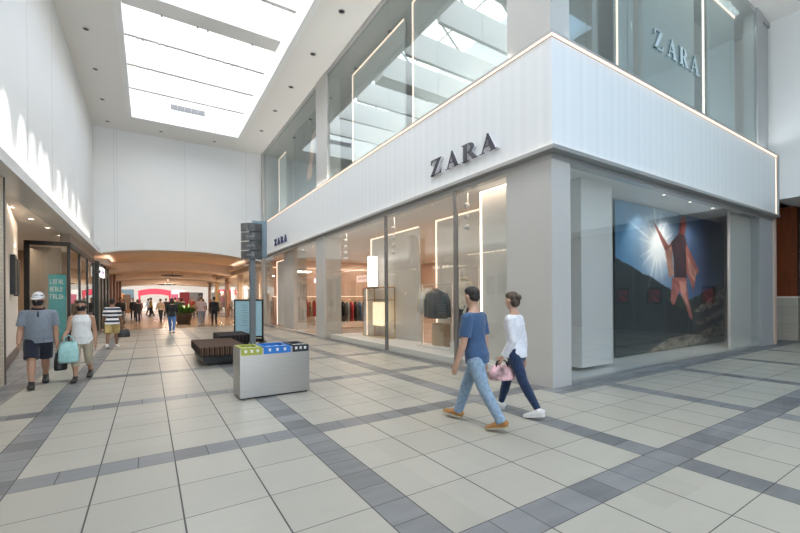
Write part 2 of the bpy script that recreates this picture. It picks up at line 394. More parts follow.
# end wall with shallow arch
pts = [(-1.34, 3.95), (-1.0, 4.03), (-.25, 4.18), (.7, 4.28), (1.8, 4.32), (2.78, 4.33), (3.8, 4.31), (4.9, 4.22), (5.6, 4.11), (6.3, 4.0), (XS + .2, 3.9)]
e = MB()
top = [(x, ZC) for x, z in pts][::-1]
e.prism(pts + top, 'y', YE, YE + .35)
e.box(XW - .25, XW, YE, YE + .35, 3.95, ZC)
struct('wall_end', e, M_white)
e = MB()
for x in (-.49, -.36, 2.77, 6.04): e.box(x, x + .014, YE - .005, YE, 4.4, ZC)
struct('trim_5', e, mat('wall_joint2', (.58, .59, .58), .6))
lip = [(x, z - .02) for x, z in pts] + [(x, z + .10) for x, z in pts][::-1]
struct('trim_6', MB().prism(lip, 'y', YE - .03, YE - .005), M_white)

# low hall beyond
hc = MB()
def arch_beam(y0, y1, zc, drop, th, x0=-1.7, x1=7.0, n=14, mi=0):
    lo = [(x0 + (x1 - x0) * i / n, zc - drop * ((2 * i / n - 1) ** 2)) for i in range(n + 1)]
    hc.prism(lo + [(x, zc + th) for x, z in lo][::-1], 'y', y0, y1, mi)
arch_beam(YE + .35, 24.6, 4.32, .42, .5)
arch_beam(24.6, 30.5, 4.28, .35, .3, mi=1)
arch_beam(30.5, 32.5, 3.72, .45, .6)
arch_beam(32.5, 38.5, 4.0, .35, .3, mi=1)
arch_beam(38.5, 40.0, 3.45, .35, .6)
arch_beam(40.0, 45.5, 3.7, .3, .3, mi=1)
arch_beam(45.5, 47.0, 3.12, .25, .9)
struct('ceiling_far', hc, [mat('hall_plaster', (.76, .62, .50), .6, var=.02, scale=1), M_ceilwood])
hs = MB().box(-1.7, -.75, YE + .35, 47, 3.62, 3.75).box(6.0, 7.0, YE + .35, 47, 3.62, 3.75)
struct('trim_7', hs, mat('hall_soffit', (.70, .55, .43), .6, var=.02))
# far court shell (bright)
fc = MB().box(-5.2, -5.0, 47, 72, 0, 9).box(10.3, 10.5, 47, 72, 0, 9).box(-5.2, 10.5, 72, 72.2, 0, 9).box(-5.2, 10.5, 47, 72.2, 9, 9.2)
fc.box(-5.2, -1.7, 46.8, 47, 0, 9).box(7, 10.5, 46.8, 47, 0, 9).box(-1.7, 7.0, 46.9, 47.05, 4.0, 9)
struct('wall_far', fc, M_white)

# store shell -----------------------------------------------------
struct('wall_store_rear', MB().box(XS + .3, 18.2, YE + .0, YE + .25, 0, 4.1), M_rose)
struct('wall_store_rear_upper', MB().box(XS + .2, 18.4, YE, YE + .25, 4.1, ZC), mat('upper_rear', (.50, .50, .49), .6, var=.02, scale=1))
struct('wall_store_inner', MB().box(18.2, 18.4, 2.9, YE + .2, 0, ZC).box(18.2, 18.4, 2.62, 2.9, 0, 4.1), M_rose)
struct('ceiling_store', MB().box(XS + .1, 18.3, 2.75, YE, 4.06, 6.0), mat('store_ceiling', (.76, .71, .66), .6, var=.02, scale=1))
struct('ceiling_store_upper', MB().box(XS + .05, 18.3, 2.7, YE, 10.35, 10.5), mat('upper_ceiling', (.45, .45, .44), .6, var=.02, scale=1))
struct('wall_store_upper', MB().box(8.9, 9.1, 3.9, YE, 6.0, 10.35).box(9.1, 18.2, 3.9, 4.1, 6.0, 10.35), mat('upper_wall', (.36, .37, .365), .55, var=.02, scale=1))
# fascia
fl = MB().box(XS - .04, XS + .22, 2.57, 23.2, 4.20, 6.05)
struct('wall_fascia_left', fl, M_fasciaY)
struct('wall_fascia_right', MB().box(XS + .22, 18.17, 2.57, 2.79, 4.20, 6.05), M_fascia)
# lips and light strips
struct('trim_8', MB().box(XS - .14, XS + .2, 2.47, 23.2, 4.10, 4.17).box(XS + .2, 18.2, 2.47, 2.79, 4.10, 4.17)
       .box(XS - .10, XS + .2, 2.51, 23.2, 6.085, 6.12).box(XS + .2, 18.17, 2.51, 2.79, 6.085, 6.12).box(18.19, 18.25, 2.5, 2.8, 4.1, 6.1)
       .box(XS + .02, XS + .2, 2.63, 23.2, 4.0, 4.10).box(XS + .2, 18.2, 2.63, 2.79, 4.0, 4.10), M_lip)
struct('trim_9', MB().box(XS - .075, XS - .045, 2.53, 23.2, 6.064, 6.083).box(XS - .045, 18.17, 2.53, 2.565, 6.064, 6.083)
       .box(XS - .085, XS - .045, 2.53, 23.2, 4.172, 4.185).box(XS - .045, 18.17, 2.53, 2.565, 4.172, 4.185).box(18.178, 18.19, 2.56, 2.72, 4.2, 6.05), M_led)
# pillars
pl = MB().box(XS + .03, 7.45, 2.64, 3.67, 0, 4.05)
struct('pillar_corner', pl, M_pillar)
struct('pillar_corner_upper', MB().box(XS + .03, 7.45, 2.64, 3.62, 6.13, ZC), M_pillar)
struct('pillar_side', MB().box(XS + .0, 7.6, 13.1, 14.05, 0, 4.05), M_pillar)
struct('pillar_side_upper', MB().box(XS + .03, 7.5, 12.85, 14.0, 6.13, ZC), M_pillar)
struct('pillar_end', MB().box(XS - .0, 7.3, 22.75, 23.55, 0, 4.05), M_pillar)
struct('pillar_end_upper', MB().box(XS + .03, 7.3, 23.0, 23.55, 6.13, ZC), M_pillar)
struct('pillar_right', MB().box(16.95, 17.75, 2.64, 3.0, 0, 4.05).box(17.75, 18.2, 2.66, 3.0, 0, 4.05), mat('pillar_grey', (.40, .41, .41), .4, var=.015))
struct('pillar_right_upper', MB().box(16.95, 17.45, 2.66, 3.0, 6.13, ZC).box(17.6, 18.2, 2.75, 3.2, 6.13, ZC), MATS['pillar_grey'])
# windows: each bay one structure with its panes
wn = [0]
def window(bounds, fixed, axis, z0, z1, gl, mull=(), sill=True, sillm=None):
    wn[0] += 1
    w = empty('window_%d' % wn[0]); w['kind'] = 'structure'
    for a0, a1 in zip(bounds[:-1], bounds[1:]):
        b = MB()
        if axis == 'y': b.box(fixed, fixed + .012, a0 + .004, a1 - .004, z0, z1)
        else: b.box(a0 + .004, a1 - .004, fixed, fixed + .012, z0, z1)
        b.build('pane', gl, w)
    for a in mull:
        b = MB()
        if axis == 'y': b.box(fixed - .02, fixed + .05, a - .045, a + .045, z0, z1)
        else: b.box(a - .04, a + .04, fixed - .02, fixed + .1, z0, z1)
        b.build('mullion', mat('bronze_post', (.22, .205, .19), .4, .5, var=.02), w)
    b = MB()
    if axis == 'y': b.box(fixed - .03, fixed + .06, bounds[0], bounds[-1], z0 - .06, z0)
    else: b.box(bounds[0], bounds[-1], fixed - .03, fixed + .06, z0 - .06, z0)
    b.build('sill', sillm or M_alu, w)
    return w
window([3.67, 5.19, 6.04, 8.33, 11.58, 13.1], XS + .02, 'y', .06, 4.02, M_glass, (5.19, 8.33))
window([14.05, 14.95, 16.5], XS + .02, 'y', .06, 4.02, M_glass)
window([20.7, 22.75], XS + .02, 'y', .06, 4.02, M_glass)
window([7.45, 9.59, 12.12, 14.4, 16.95], 2.64, 'x', .06, 4.02, M_glass)
window([3.62, 4.36, 5.89, 8.22, 10.45, 12.85], XS + .1, 'y', 6.14, 10.34, M_glassup)
window([14.0, 16.5, 19.6, 23.0], XS + .1, 'y', 6.14, 10.34, M_glassup)
window([7.45, 9.7, 12.69, 15.0, 16.95], 2.70, 'x', 6.14, 10.34, M_glassup)
struct('trim_10', MB().box(8.36, 8.54, 2.76, 2.9, 6.14, 10.34).box(10.10, 10.24, 2.76, 2.88, 6.14, 10.34), M_alu)

# display box behind the right-hand glass
struct('wall_display', MB().box(7.45, 18.1, 3.80, 3.9, .0, 4.06).box(8.55, 9.70, 3.15, 3.80, .12, 4.06).box(15.35, 16.95, 2.86, 2.93, .04, 4.06).box(7.5, 8.55, 3.75, 3.80, .04, 4.06), M_wpanel)
# right end
struct('wall_right', MB().box(18.25, 18.5, -14, 2.62, 4.69, ZC).box(18.25, 22, 2.62, 2.9, 4.69, ZC), M_white)
struct('ceiling_right', MB().box(18.5, 22, -14, 4.6, 4.69, 4.9), M_ceil)
struct('wall_right_lower', MB().box(20.0, 20.3, -14, 2.3, 0, 4.69).box(20.3, 20.5, 2.3, 4.6, 0, 4.69).box(18.3, 20.5, 4.4, 4.6, 0, 4.69), M_greywall)
wb_ = empty('window_0'); wb_['kind'] = 'structure'  # glazing added behind the camera to let in fill daylight
b = MB()
for x in (-1.2, .8, 2.8, 4.8, 6.8): b.box(x - .04, x + .04, -14.1, -14.0, 0, 9.7)
for z in (.05, 2.6, 6.2, 9.65): b.box(-1.2, 6.8, -14.1, -14.0, z - .04, z + .04)
b.build('frame', M_alu, wb_); MB().box(-1.2, 6.8, -14.06, -14.05, .05, 9.65).build('pane', M_glass, wb_)
struct('wall_back', MB().box(XW - .3, -1.2, -14.2, -14, 0, ZC).box(-1.2, 6.8, -14.2, -14, 9.7, ZC).box(6.8, 22, -14.2, -14, 0, ZC), mat('back_wall', (.50, .49, .47), .6, var=.02, scale=1))
struct('wall_left_lower', MB().box(XW - .5, XW - .3, -14, 7.4, 0, 3.95), mat('shop_wall', (.34, .30, .26), .6, var=.04, scale=1))
# wood cladding over a tiled pier at the right
t_ = tag(empty('wood_cabinet', (20.0, 2.85, 0)), 'red-brown wood panelling above a beige tiled base at the far right end', 'wood panelling')
MB().box(0, .28, -.35, .8, 1.55, 4.69).build('wood_panel', M_wooddark, t_)
MB().box(-.03, .28, -.38, .8, 0, 1.5).build('tiled_base', M_beigetile, t_)
MB().box(-.06, .28, -.40, .8, 1.5, 1.55).build('ledge', M_cream, t_)
for (y, sz) in ((-3.2, .55), (-1.8, .55), (.2, .4)):
    p = tag(empty('framed_picture', (20.0, y, 1.62)), 'small framed red picture on the grey wall reflected in the corner window', 'picture', 'red framed pictures on the grey wall')
    MB().box(-.03, 0, -sz * .55, sz * .55, -.36, .36).build('frame', M_black, p)
    MB().box(-.034, -.03, -sz * .45, sz * .45, -.29, .29).build('print', mat('red_print', (.30, .05, .06), .5, var=.6, scale=5), p)
# ================================================================== THINGS
# ---- ceiling downlights
M_dlring = mat('downlight_ring', (.55, .54, .52), .4); M_dlhole = mat('downlight_hole', (.03, .03, .03), .5)
M_dlamp = emis('downlight_lamp', (1, .86, .70), 5)
def downlight(x, y, z, label, group, lit, r=.09):
    d = tag(empty('downlight', (x, y, z)), label, 'ceiling light', group)
    MB().lathe([(r * .8, -.012), (r, -.012), (r * 1.05, 0), (r * .8, 0)], n=20, cap=False).build('ring', M_dlring, d)
    MB().lathe([(.001, -.006), (r * .8, -.006), (r * .8, -.001), (.001, -.001)], n=20).build('lamp', M_dlamp if lit else M_dlhole, d)
    return d
for y in (14.74, 17.42, 20.15, 22.73):
    downlight(-.68, y, ZC, 'recessed downlight in the ceiling strip along the left wall', 'downlights along the left ceiling strip', False)
for x in (1.61, 4.2):
    downlight(x, 22.75, ZC, 'recessed downlight in the ceiling strip above the far wall', 'downlights above the far wall', False)
for y in (9.58, 12.12, 14.77, 17.26, 19.9):
    downlight(6.12, y, ZC, 'recessed black downlight in the ceiling strip above the shop windows', 'downlights above the shop windows', False, .11)
for x, y in ((-1.9, 11.9), (-1.85, 13.6), (-1.75, 15.2), (-1.7, 17.0)):
    downlight(x, y, 3.95, 'lit round downlight in the low soffit over the left shop entrance', 'downlights in the left soffit', True, .085)
for y in (16.2, 17.6, 20.2):
    downlight(7.55, y, 4.06, 'lit downlight in the ceiling of the clothes shop entrance', 'downlights in the shop entrance ceiling', True, .08)

for x in (11.6, 13.0, 14.4):  # added downlights and spots that brighten the poster
    downlight(x, 2.95, 4.06, 'small lit downlight added in the poster window ceiling to brighten the poster', 'downlights added to brighten the poster', True, .05)
    spot('poster_fill_spot', (x, 2.95, 4.03), (x + .8, 3.72, 1.9), 70, 100, .7, (1, .97, .93), .04)
# ---- narrow ceiling spots make scallops on the left wall
for y, e in ((8.9, 1.25), (10.15, 1.2), (11.1, .8), (12.0, .8), (12.7, .9), (14.4, .9), (15.65, .9), (17.15, .9), (18.6, .9)):
    spot('wall_washer', (2.5, y - .2, ZC - .02), (XW, y, 5.0), 1500 * e, 7.2, .08, (1, .98, .95), .05)

# ---- letter signs
LET = {}
LET['Z'] = [[(.04, .94), (.78, .94), (.80, 1.0), (.04, 1.0)], [(.01, .70), (.05, .70), (.16, .95), (.04, 1.0)], [(0, 0), (.25, 0), (.80, 1.0), (.55, 1.0)],
            [(0, 0), (.80, 0), (.80, .06), (.02, .06)], [(.80, 0), (.84, .31), (.80, .31), (.66, .05)]]
LET['A'] = [[(.12, .03), (.18, .03), (.50, .88), (.45, 1.0)], [(.42, 1.02), (.51, 1.02), (.90, .03), (.66, .03), (.41, .80)], [(.22, .31), (.72, .31), (.70, .36), (.24, .36)],
            [(0, 0), (.32, 0), (.32, .045), (0, .045)], [(.56, 0), (1.0, 0), (1.0, .045), (.56, .045)]]
_ring = [(.42 + .38 * cos(t), .735 + .265 * sin(t)) for t in [pi / 2 - pi * i / 12 for i in range(13)]]
_inn = [(.42 + .15 * cos(t), .735 + .215 * sin(t)) for t in [-pi / 2 + pi * i / 12 for i in range(13)]]
LET['R'] = [[(.12, 0), (.36, 0), (.36, 1.0), (.12, 1.0)], [(0, 0), (.48, 0), (.48, .045), (0, .045)], [(0, .955), (.44, .955), (.44, 1.0), (0, 1.0)],
            [(.3, .47), (.44, .47), (.44, .52), (.3, .52)], _ring + _inn, [(.40, .49), (.64, .50), (.96, .02), (.70, .02)], [(.68, 0), (1.02, 0), (1.02, .045), (.68, .045)]]
def letter_sign(origin, du, pitch, lw, h, label, face, side, depth=.05, nrm=None):
    s_ = tag(empty('letter_sign', origin), label, 'sign')
    for i, ch in enumerate('ZARA'):
        b = MB()
        for poly in LET[ch]:
            for a0, a1, mi in ((0, depth * .8, 1), (depth * .8, depth, 0)):
                n = len(poly); P = []
                for dd in (a0, a1):
                    for (u, v) in poly:
                        p = du * (i * pitch + u * lw) + Vector((0, 0, v * h)) + nrm * dd
                        P.append(p)
                b.add(P, [tuple(range(n)), tuple(range(n, 2 * n))[::-1]] + [(k, (k + 1) % n, n + (k + 1) % n, n + k) for k in range(n)], mi)
        b.build('letter', [face, side], s_)
    return s_
M_lside = mat('letter_edge', (.70, .71, .74), .4)
letter_sign((XS - .05, 5.92, 4.51), Vector((0, -1, 0)), .555, .50, .37, 'large dark grey raised letters on the white band near the building corner', M_letter, M_lside, .07, Vector((-1, 0, 0)))
letter_sign((XS - .05, 20.15, 4.45), Vector((0, -1, 0)), .60, .46, .36, 'small dark blue letters on the white band above the far shop entrance', M_letterblue, M_letterblue, .05, Vector((-1, 0, 0)))
letter_sign((10.60, 2.698, 7.18), Vector((1, 0, 0)), .595, .49, .43, 'pale grey raised letters on the upper window of the right-hand side', mat('pale_face', (.60, .70, .72), .4), mat('pale_side', (.10, .15, .17), .4), .03, Vector((0, -1, 0)))

# ---- upper floor displays
def led_panel(name, label, x0, x1, y0, y1, z0, z1, left=True, topled=True, group=None, faces='x', pm=None, led=None):
    p = tag(empty(name, ((x0 + x1) / 2, (y0 + y1) / 2, z0)), label, 'panel', group)
    cx, cy = (x0 + x1) / 2, (y0 + y1) / 2
    MB().box(x0 - cx, x1 - cx, y0 - cy, y1 - cy, 0, z1 - z0).build('panel', pm or M_wpanel, p)
    h = z1 - z0; t = .035; b = MB()
    if faces == 'x':
        if left: b.box(x0 - cx - .03, x0 - cx - .002, y1 - cy - t, y1 - cy, 0, h)
        if topled: b.box(x0 - cx - .03, x0 - cx - .002, y0 - cy, y1 - cy - t, h - t, h)
    else:
        if left: b.box(x0 - cx, x0 - cx + t, y0 - cy - .03, y0 - cy - .002, 0, h)
        if topled: b.box(x0 - cx + t, x1 - cx, y0 - cy - .03, y0 - cy - .002, h - t, h)
    b.build('light_strip', led or M_led, p)
    return p
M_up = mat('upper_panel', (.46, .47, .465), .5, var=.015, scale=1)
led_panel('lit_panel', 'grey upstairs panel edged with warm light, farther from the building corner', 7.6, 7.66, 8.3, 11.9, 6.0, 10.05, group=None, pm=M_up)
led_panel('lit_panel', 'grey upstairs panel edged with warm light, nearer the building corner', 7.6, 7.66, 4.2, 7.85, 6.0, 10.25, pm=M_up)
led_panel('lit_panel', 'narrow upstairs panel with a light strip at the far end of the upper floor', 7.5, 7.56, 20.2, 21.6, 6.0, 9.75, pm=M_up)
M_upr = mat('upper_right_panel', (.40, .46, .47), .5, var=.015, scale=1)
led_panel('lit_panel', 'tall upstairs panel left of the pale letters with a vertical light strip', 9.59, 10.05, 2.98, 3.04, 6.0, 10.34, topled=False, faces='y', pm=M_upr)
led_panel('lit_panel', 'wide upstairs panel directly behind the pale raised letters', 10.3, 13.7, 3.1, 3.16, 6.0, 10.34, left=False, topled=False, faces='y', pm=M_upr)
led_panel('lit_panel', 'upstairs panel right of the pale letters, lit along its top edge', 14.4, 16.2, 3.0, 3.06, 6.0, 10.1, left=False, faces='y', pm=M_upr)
# LED by itself at u=622 / 707
struct('trim_11', MB().box(13.85, 13.89, 2.93, 2.97, 6.14, 10.34), M_ledw)
# large dark picture upstairs
def paint_mesh(name, W_, H_, nx, nz, fn, parent=None):
    me = bpy.data.meshes.new(name); vs = []; fs = []
    for j in range(nz + 1):
        for i in range(nx + 1): vs.append((W_ * i / nx, 0, H_ * j / nz))
    for j in range(nz):
        for i in range(nx): fs.append((j * (nx + 1) + i, j * (nx + 1) + i + 1, (j + 1) * (nx + 1) + i + 1, (j + 1) * (nx + 1) + i))
    me.from_pydata(vs, [], fs)
    ca = me.color_attributes.new('picture', 'FLOAT_COLOR', 'POINT')
    for k, v in enumerate(vs): ca.data[k].color = tuple(fn(v[0], v[2])) + (1,)
    mt = bpy.data.materials.new(name + '_print'); mt.use_nodes = True; n = mt.node_tree; b = n.nodes['Principled BSDF']
    a = n.nodes.new('ShaderNodeAttribute'); a.attribute_name = 'picture'; n.links.new(a.outputs['Color'], b.inputs['Base Color'])
    b.inputs['Roughness'].default_value = .6; b.inputs['Specular IOR Level'].default_value = .2; me.materials.append(mt)
    o = bpy.data.objects.new(name, me); COL.objects.link(o)
    if parent: o.parent = parent
    return o
def h2(x, y): return (sin(x * 12.9898 + y * 78.233) * 43758.5453) % 1.0
def vnoise(x, y):
    ix, iy = math.floor(x), math.floor(y); fx, fy = x - ix, y - iy; fx = fx * fx * (3 - 2 * fx); fy = fy * fy * (3 - 2 * fy)
    return (h2(ix, iy) * (1 - fx) + h2(ix + 1, iy) * fx) * (1 - fy) + (h2(ix, iy + 1) * (1 - fx) + h2(ix + 1, iy + 1) * fx) * fy
def fbm(x, y): return .5 * vnoise(x, y) + .3 * vnoise(2.1 * x, 2.1 * y) + .2 * vnoise(4.3 * x, 4.3 * y)
def lerp(a, b, t): t = max(0, min(1, t)); return tuple(p + (q - p) * t for p, q in zip(a, b))
def inpoly(x, y, P):
    r = False; n = len(P)
    for i in range(n):
        (x1, y1), (x2, y2) = P[i], P[(i + 1) % n]
        if (y1 > y) != (y2 > y) and x < (x2 - x1) * (y - y1) / (y2 - y1) + x1: r = not r
    return r
def pic2(x, z):
    c = lerp((.06, .065, .075), (.16, .17, .18), fbm(x * 1.6, z * 1.6) * 1.3)
    d = abs((x - 2.6) - (z - 2.0) * .35 + .3 * (fbm(3 * x, 3 * z) - .5))
    if 1.2 < z < 3.2 and d < .28: c = lerp((.55, .22, .12), (.70, .55, .45), fbm(9 * x, 3 * z))
    if z > 2.6 and fbm(x * 2.5 + 3, z * 2.5) > .56: c = (.035, .04, .05)
    return c
u_ = tag(empty('picture_panel', (7.40, 18.55, 6.0)), 'large dark upstairs picture with orange streaks behind the far upper glass', 'picture')
MB().box(.01, .06, -4.2, .0, 0, 4.1).build('board', M_dark, u_)
q = paint_mesh('print', 4.2, 4.1, 60, 60, pic2, u_); q.rotation_euler = (0, 0, R(-90)); q.location = (0, 0, 0)

# ---- campaign poster behind the corner glass
PX0, PZ0, PW, PH = 10.84, .06, 6.62, 3.96
SUN = (12.71, 2.96)
rays = [R(a) for a in (100, 78, 55, 25, 160, 172, 200, 215, 245, 262, 285, 320, 340, 130)]
FIG = [  # dark red cloth figure on a ridge
    ([(12.45, 3.62), (12.58, 3.55), (13.30, 3.02), (13.62, 3.12), (13.55, 2.90), (13.10, 2.85)], (.30, .10, .08)),
    ([(13.95, 3.40), (14.00, 3.78), (14.30, 4.02), (14.42, 3.70), (14.28, 3.36)], (.26, .06, .045)),
    ([(13.45, 3.10), (13.95, 3.40), (14.32, 3.36), (14.50, 3.02), (14.42, 2.10), (13.62, 2.10), (13.62, 2.6)], (.055, .025, .03)),
    ([(14.36, 3.14), (14.60, 2.95), (15.25, 2.36), (15.02, 2.20), (14.86, 1.70), (14.62, 2.05), (14.40, 2.25)], (.42, .13, .10)),
    ([(14.45, 2.8), (15.05, 2.32), (14.95, 2.02), (14.6, 2.2)], (.62, .27, .20)),
    ([(13.10, 2.82), (13.5, 3.0), (13.62, 2.2), (13.35, 2.1)], (.48, .24, .17)),
    ([(13.52, 2.12), (14.40, 2.12), (14.45, 1.65), (14.72, 1.10), (14.80, .88), (14.62, .92), (14.30, 1.35), (13.95, 1.75), (13.62, 1.32), (13.42, 1.45)], (.40, .12, .10)),
    ([(13.9, 2.05), (14.35, 2.0), (14.35, 1.6), (14.6, 1.2), (14.1, 1.55)], (.62, .26, .20)),
]
ROCKS = [[(11.80, .0), (12.9, .34), (14.3, .48), (15.0, .42), (17.2, .82), (17.2, .36), (15.2, .16), (13.4, .0)],
         [(14.9, .82), (15.6, .90), (17.2, 1.22), (17.2, .98), (15.3, .70)],
         [(14.85, 1.14), (15.5, 1.34), (17.2, 1.90), (17.2, 1.42), (15.4, 1.10)]]
def pic1(x, z):
    x = 1.01 + (x + PX0 - 1.01) / 1.0224; z = 1.595 + (z + PZ0 - 1.595) / 1.0224
    c = lerp((.085, .26, .46), (.035, .05, .17), (x - 12.2) / 3.6); c = lerp(c, (.10, .20, .42), (2.4 - z) * .5)
    dx, dz = x - SUN[0], z - SUN[1]; d = math.hypot(dx, dz); a = math.atan2(dz, dx)
    g = math.exp(-(d / .62) ** 1.6) * 1.25 + .18 * math.exp(-d / 1.4)
    for r in rays:
        da = abs((a - r + pi) % (2 * pi) - pi)
        L = 1.9 if r in (rays[0], rays[4], rays[8], rays[11]) else 1.1
        g += math.exp(-(da * max(d, .15) / .028) ** 2) * max(0, 1 - d / L) * .7
    c = lerp(c, (1.0, 1.0, .98), g)
    sky = 2.53 + (1.85 - 2.53) * (x - 10.7) / 2.5 if x < 13.2 else (1.85 - (x - 13.2) * .27 if x < 14.6 else 1.47 + (x - 14.6) * .25)
    sky += .08 * (fbm(x * 4, 1) - .5)
    if z < sky:
        n = fbm(x * 3, z * 5); far = z > sky - .35 and x < 14.8
        c = lerp((.02, .025, .03), (.09, .10, .09), n) if not far else lerp((.05, .08, .07), (.14, .18, .10), n)
        if x < 13.2: c = lerp((.055, .07, .08), (.10, .12, .13), n)
        if x > 14.8: c = lerp((.05, .05, .05), (.20, .18, .15), n)
    for P in ROCKS:
        if inpoly(x, z + .10 * (fbm(x * 6, z * 3) - .5), P): c = lerp((.10, .08, .06), (1.0, .82, .64), fbm(x * 5, z * 9) * 1.7 - .35)
    c = tuple(k * (.34 if z < sky else .85) for k in c) if g < .3 else c
    for P, col in FIG:
        if inpoly(x, z, P): c = lerp(tuple(k * .4 for k in col), tuple(min(1, k * 1.55) for k in col), fbm(x * 6 + z * 3, z * 4))
    return c
ps = tag(empty('poster', (PX0, 3.72, PZ0 + .0)), 'huge poster of a figure in red cloth under a blue sky with sunburst', 'poster')
MB().box(0, PW, .004, .05, 0, PH).build('board', M_dark, ps)
paint_mesh('print', PW, PH, 260, 190, pic1, ps)

# ---- display window on the long side
p_ = tag(empty('display_plinth', (7.55, 8.3, .04)), 'long low white display platform behind the shop windows', 'platform')
MB().bbox(-.52, .75, -4.35, 4.55, 0, .15, .01).build('top', mat('plinth_white', (.74, .73, .71), .35, var=.01), p_)
led_panel('lit_panel', 'tall pale panel edged in light behind the clothes rail window', 8.4, 8.46, 8.75, 12.0, .04, 3.9)
led_panel('lit_panel', 'tall pale panel edged in light behind the standing mannequin', 8.45, 8.51, 4.9, 7.9, .04, 3.95)
led_panel('lit_panel', 'narrow pale panel edged in light beside the corner pillar', 7.5, 7.56, 3.93, 4.98, .2, 4.02, led=M_ledw)
def spot_pole(x, y, zs, label):
    s_ = tag(empty('spotlight_rail', (x, y, 4.06)), label, 'spotlight')
    MB().tube([(0, 0, 0), (0, 0, min(zs) - 4.16)], .012, 8).build('rail', M_wpanel, s_)
    for z in zs:
        MB().tube([(0, 0, z - 4.06), (-.05, -.03, z - 4.06), (-.17, -.10, z - 4.10)], [.045, .055, .05], 12).build('lamp', M_wpanel, s_)
spot_pole(7.35, 12.0, (3.78, 3.55, 3.32, 3.1), 'vertical rail of four white spotlights beside the far window pier')
spot_pole(7.35, 8.55, (3.72, 3.45, 3.2, 2.98), 'vertical rail of four white spotlights at the middle window post')
spot_pole(7.35, 5.25, (3.75, 3.5, 3.25), 'vertical rail of three white spotlights at the window post nearest the corner')
# tall lightbox
lb = tag(empty('light_column', (8.0, 11.17, 1.98)), 'glowing white light column standing on the brass display frame', 'light column')
MB().bbox(-.12, .12, -.17, .17, .03, 1.15, .01).build('diffuser', emis('lightbox', (1, .95, .9), 1.5), lb)
MB().box(-.13, .13, -.18, .18, 0, .03).box(-.13, .13, -.18, .18, 1.15, 1.17).build('frame', M_alu, lb)
df = tag(empty('display_stand', (8.0, 10.75, .19)), 'brass display frame with a white side panel and a glowing amber box', 'display stand')
b = MB(); 
for y in (-.90, .55, .90):
    for x in (-.15, .15): b.box(x - .015, x + .015, y - .015, y + .015, 0, 1.78)
for z in (.0, 1.32, 1.755):
    for x in (-.15, .15): b.box(x - .015, x + .015, -.90, .90, z, z + .03)
    for y in (-.90, .90): b.box(-.15, .15, y - .015, y + .015, z, z + .03)
b.build('frame', M_brass, df)
MB().box(-.13, .13, .60, .87, .03, 1.74).build('side_panel', M_wpanel, df)
MB().bbox(-.13, .13, -.35, .2, .42, 1.25, .02).build('amber_box', emis('amber', (1, .72, .36), .9), df)
MB().box(-.14, .14, -.88, .88, 1.785, 1.79).build('shelf', M_brass, df)
for y in (-.90, .55): MB().box(-.18, -.168, y - .02, y + .02, .03, 1.75).build('light_strip', M_led, df)
# garments
def garment_mb(w=.42, h=.68, d=.12, sleeve=.55, flare=1.05, open_=False):
    b = MB(); n = 14; prof = [(.10, h), (.5 * w * .55, h - .03), (.5 * w, h - .09), (.5 * w * .98, h * .6), (.5 * w * flare, 0)]
    rings = []
    b.tube([(0, 0, z) for r, z in prof][::-1], [(r, d * (.4 + .6 * (r / (.5 * w)))) for r, z in prof][::-1], n, side=(1, 0, 0))
    for s_ in (-1, 1):
        b.tube([(s_ * w * .42, 0, h - .10), (s_ * w * .56, .01, h - .28), (s_ * w * .60, .03, h - .10 - sleeve)], [(.075, .07), (.065, .06), (.05, .05)], 10, side=(1, 0, 0))
    b.tube([(.075 * cos(a), .05 * sin(a), h + .01) for a in [2 * pi * i / 14 for i in range(15)]], .022, 6)
    return b
def hanger(parent, h):
    MB().tube([(-.17, 0, h - .06), (0, 0, h + .03), (.17, 0, h - .06)], .008, 6).tube([(0, 0, h + .03), (0, 0, h + .10), (.0, .02, h + .13), (0, .04, h + .11)], .004, 6).build('hanger', M_brass, parent)
def cloth(name, c, var=.15): return mat(name, c, .85, var=var, scale=22, bump=.25, sheen=.2)
C_red = cloth('red_wool', (.50, .03, .045)); C_cream = cloth('cream_cloth', (.66, .58, .46)); C_denim = cloth('denim_cloth', (.085, .095, .105))
C_grey = cloth('grey_cloth', (.24, .25, .26)); C_blk = cloth('black_cloth', (.02, .021, .024)); C_tan = cloth('tan_cloth', (.42, .30, .19)); C_white = cloth('white_cloth', (.72, .71, .69))
C_blue = cloth('blue_cloth', (.10, .16, .28))
def garment(x, y, z, rz, m, label, group=None, name='jacket', cat='jacket', **k):
    g = tag(empty(name, (x, y, z), rz), label, cat, group); h = k.get('h', .68)
    garment_mb(**k).build('body', m, g); hanger(g, h); return g
def rail(name, label, x, y, z0, L, h, rz, m=M_brass, led=False):
    r = tag(empty(name, (x, y, z0), rz), label, 'clothes rail')
    b = MB().tube([(-L / 2, 0, h), (L / 2, 0, h)], .014, 8); b.build('bar', m, r)
    for sx in (-L / 2, L / 2):
        MB().box(sx - .018, sx + .018, -.018, .018, 0, h + .02).build('post', m, r)
        if led: MB().box(sx - .012, sx + .012, -.03, -.019, 0, h).build('light_strip', M_led, r)
    MB().box(-L / 2, L / 2, -.18, .18, 0, .02).build('base', m, r)
    return r
rail('clothes_rail', 'white lit clothes rail in the window holding cream and denim jackets', 7.85, 7.15, .19, 1.35, 1.78, R(90), M_wpanel, True)
rail('clothes_rail', 'taller lit frame in the window beside the mannequin', 8.05, 6.05, .19, .7, 2.15, R(90), M_wpanel, True)
for i, (y, m_) in enumerate(((7.62, C_cream), (7.48, C_white), (7.34, C_cream), (7.20, C_tan))):
    garment(7.85, y, 1.12, R(6), m_, 'pale jacket hanging on the window rail behind the denim jacket', 'pale jackets on the window rail', w=.46, h=.72, d=.06)
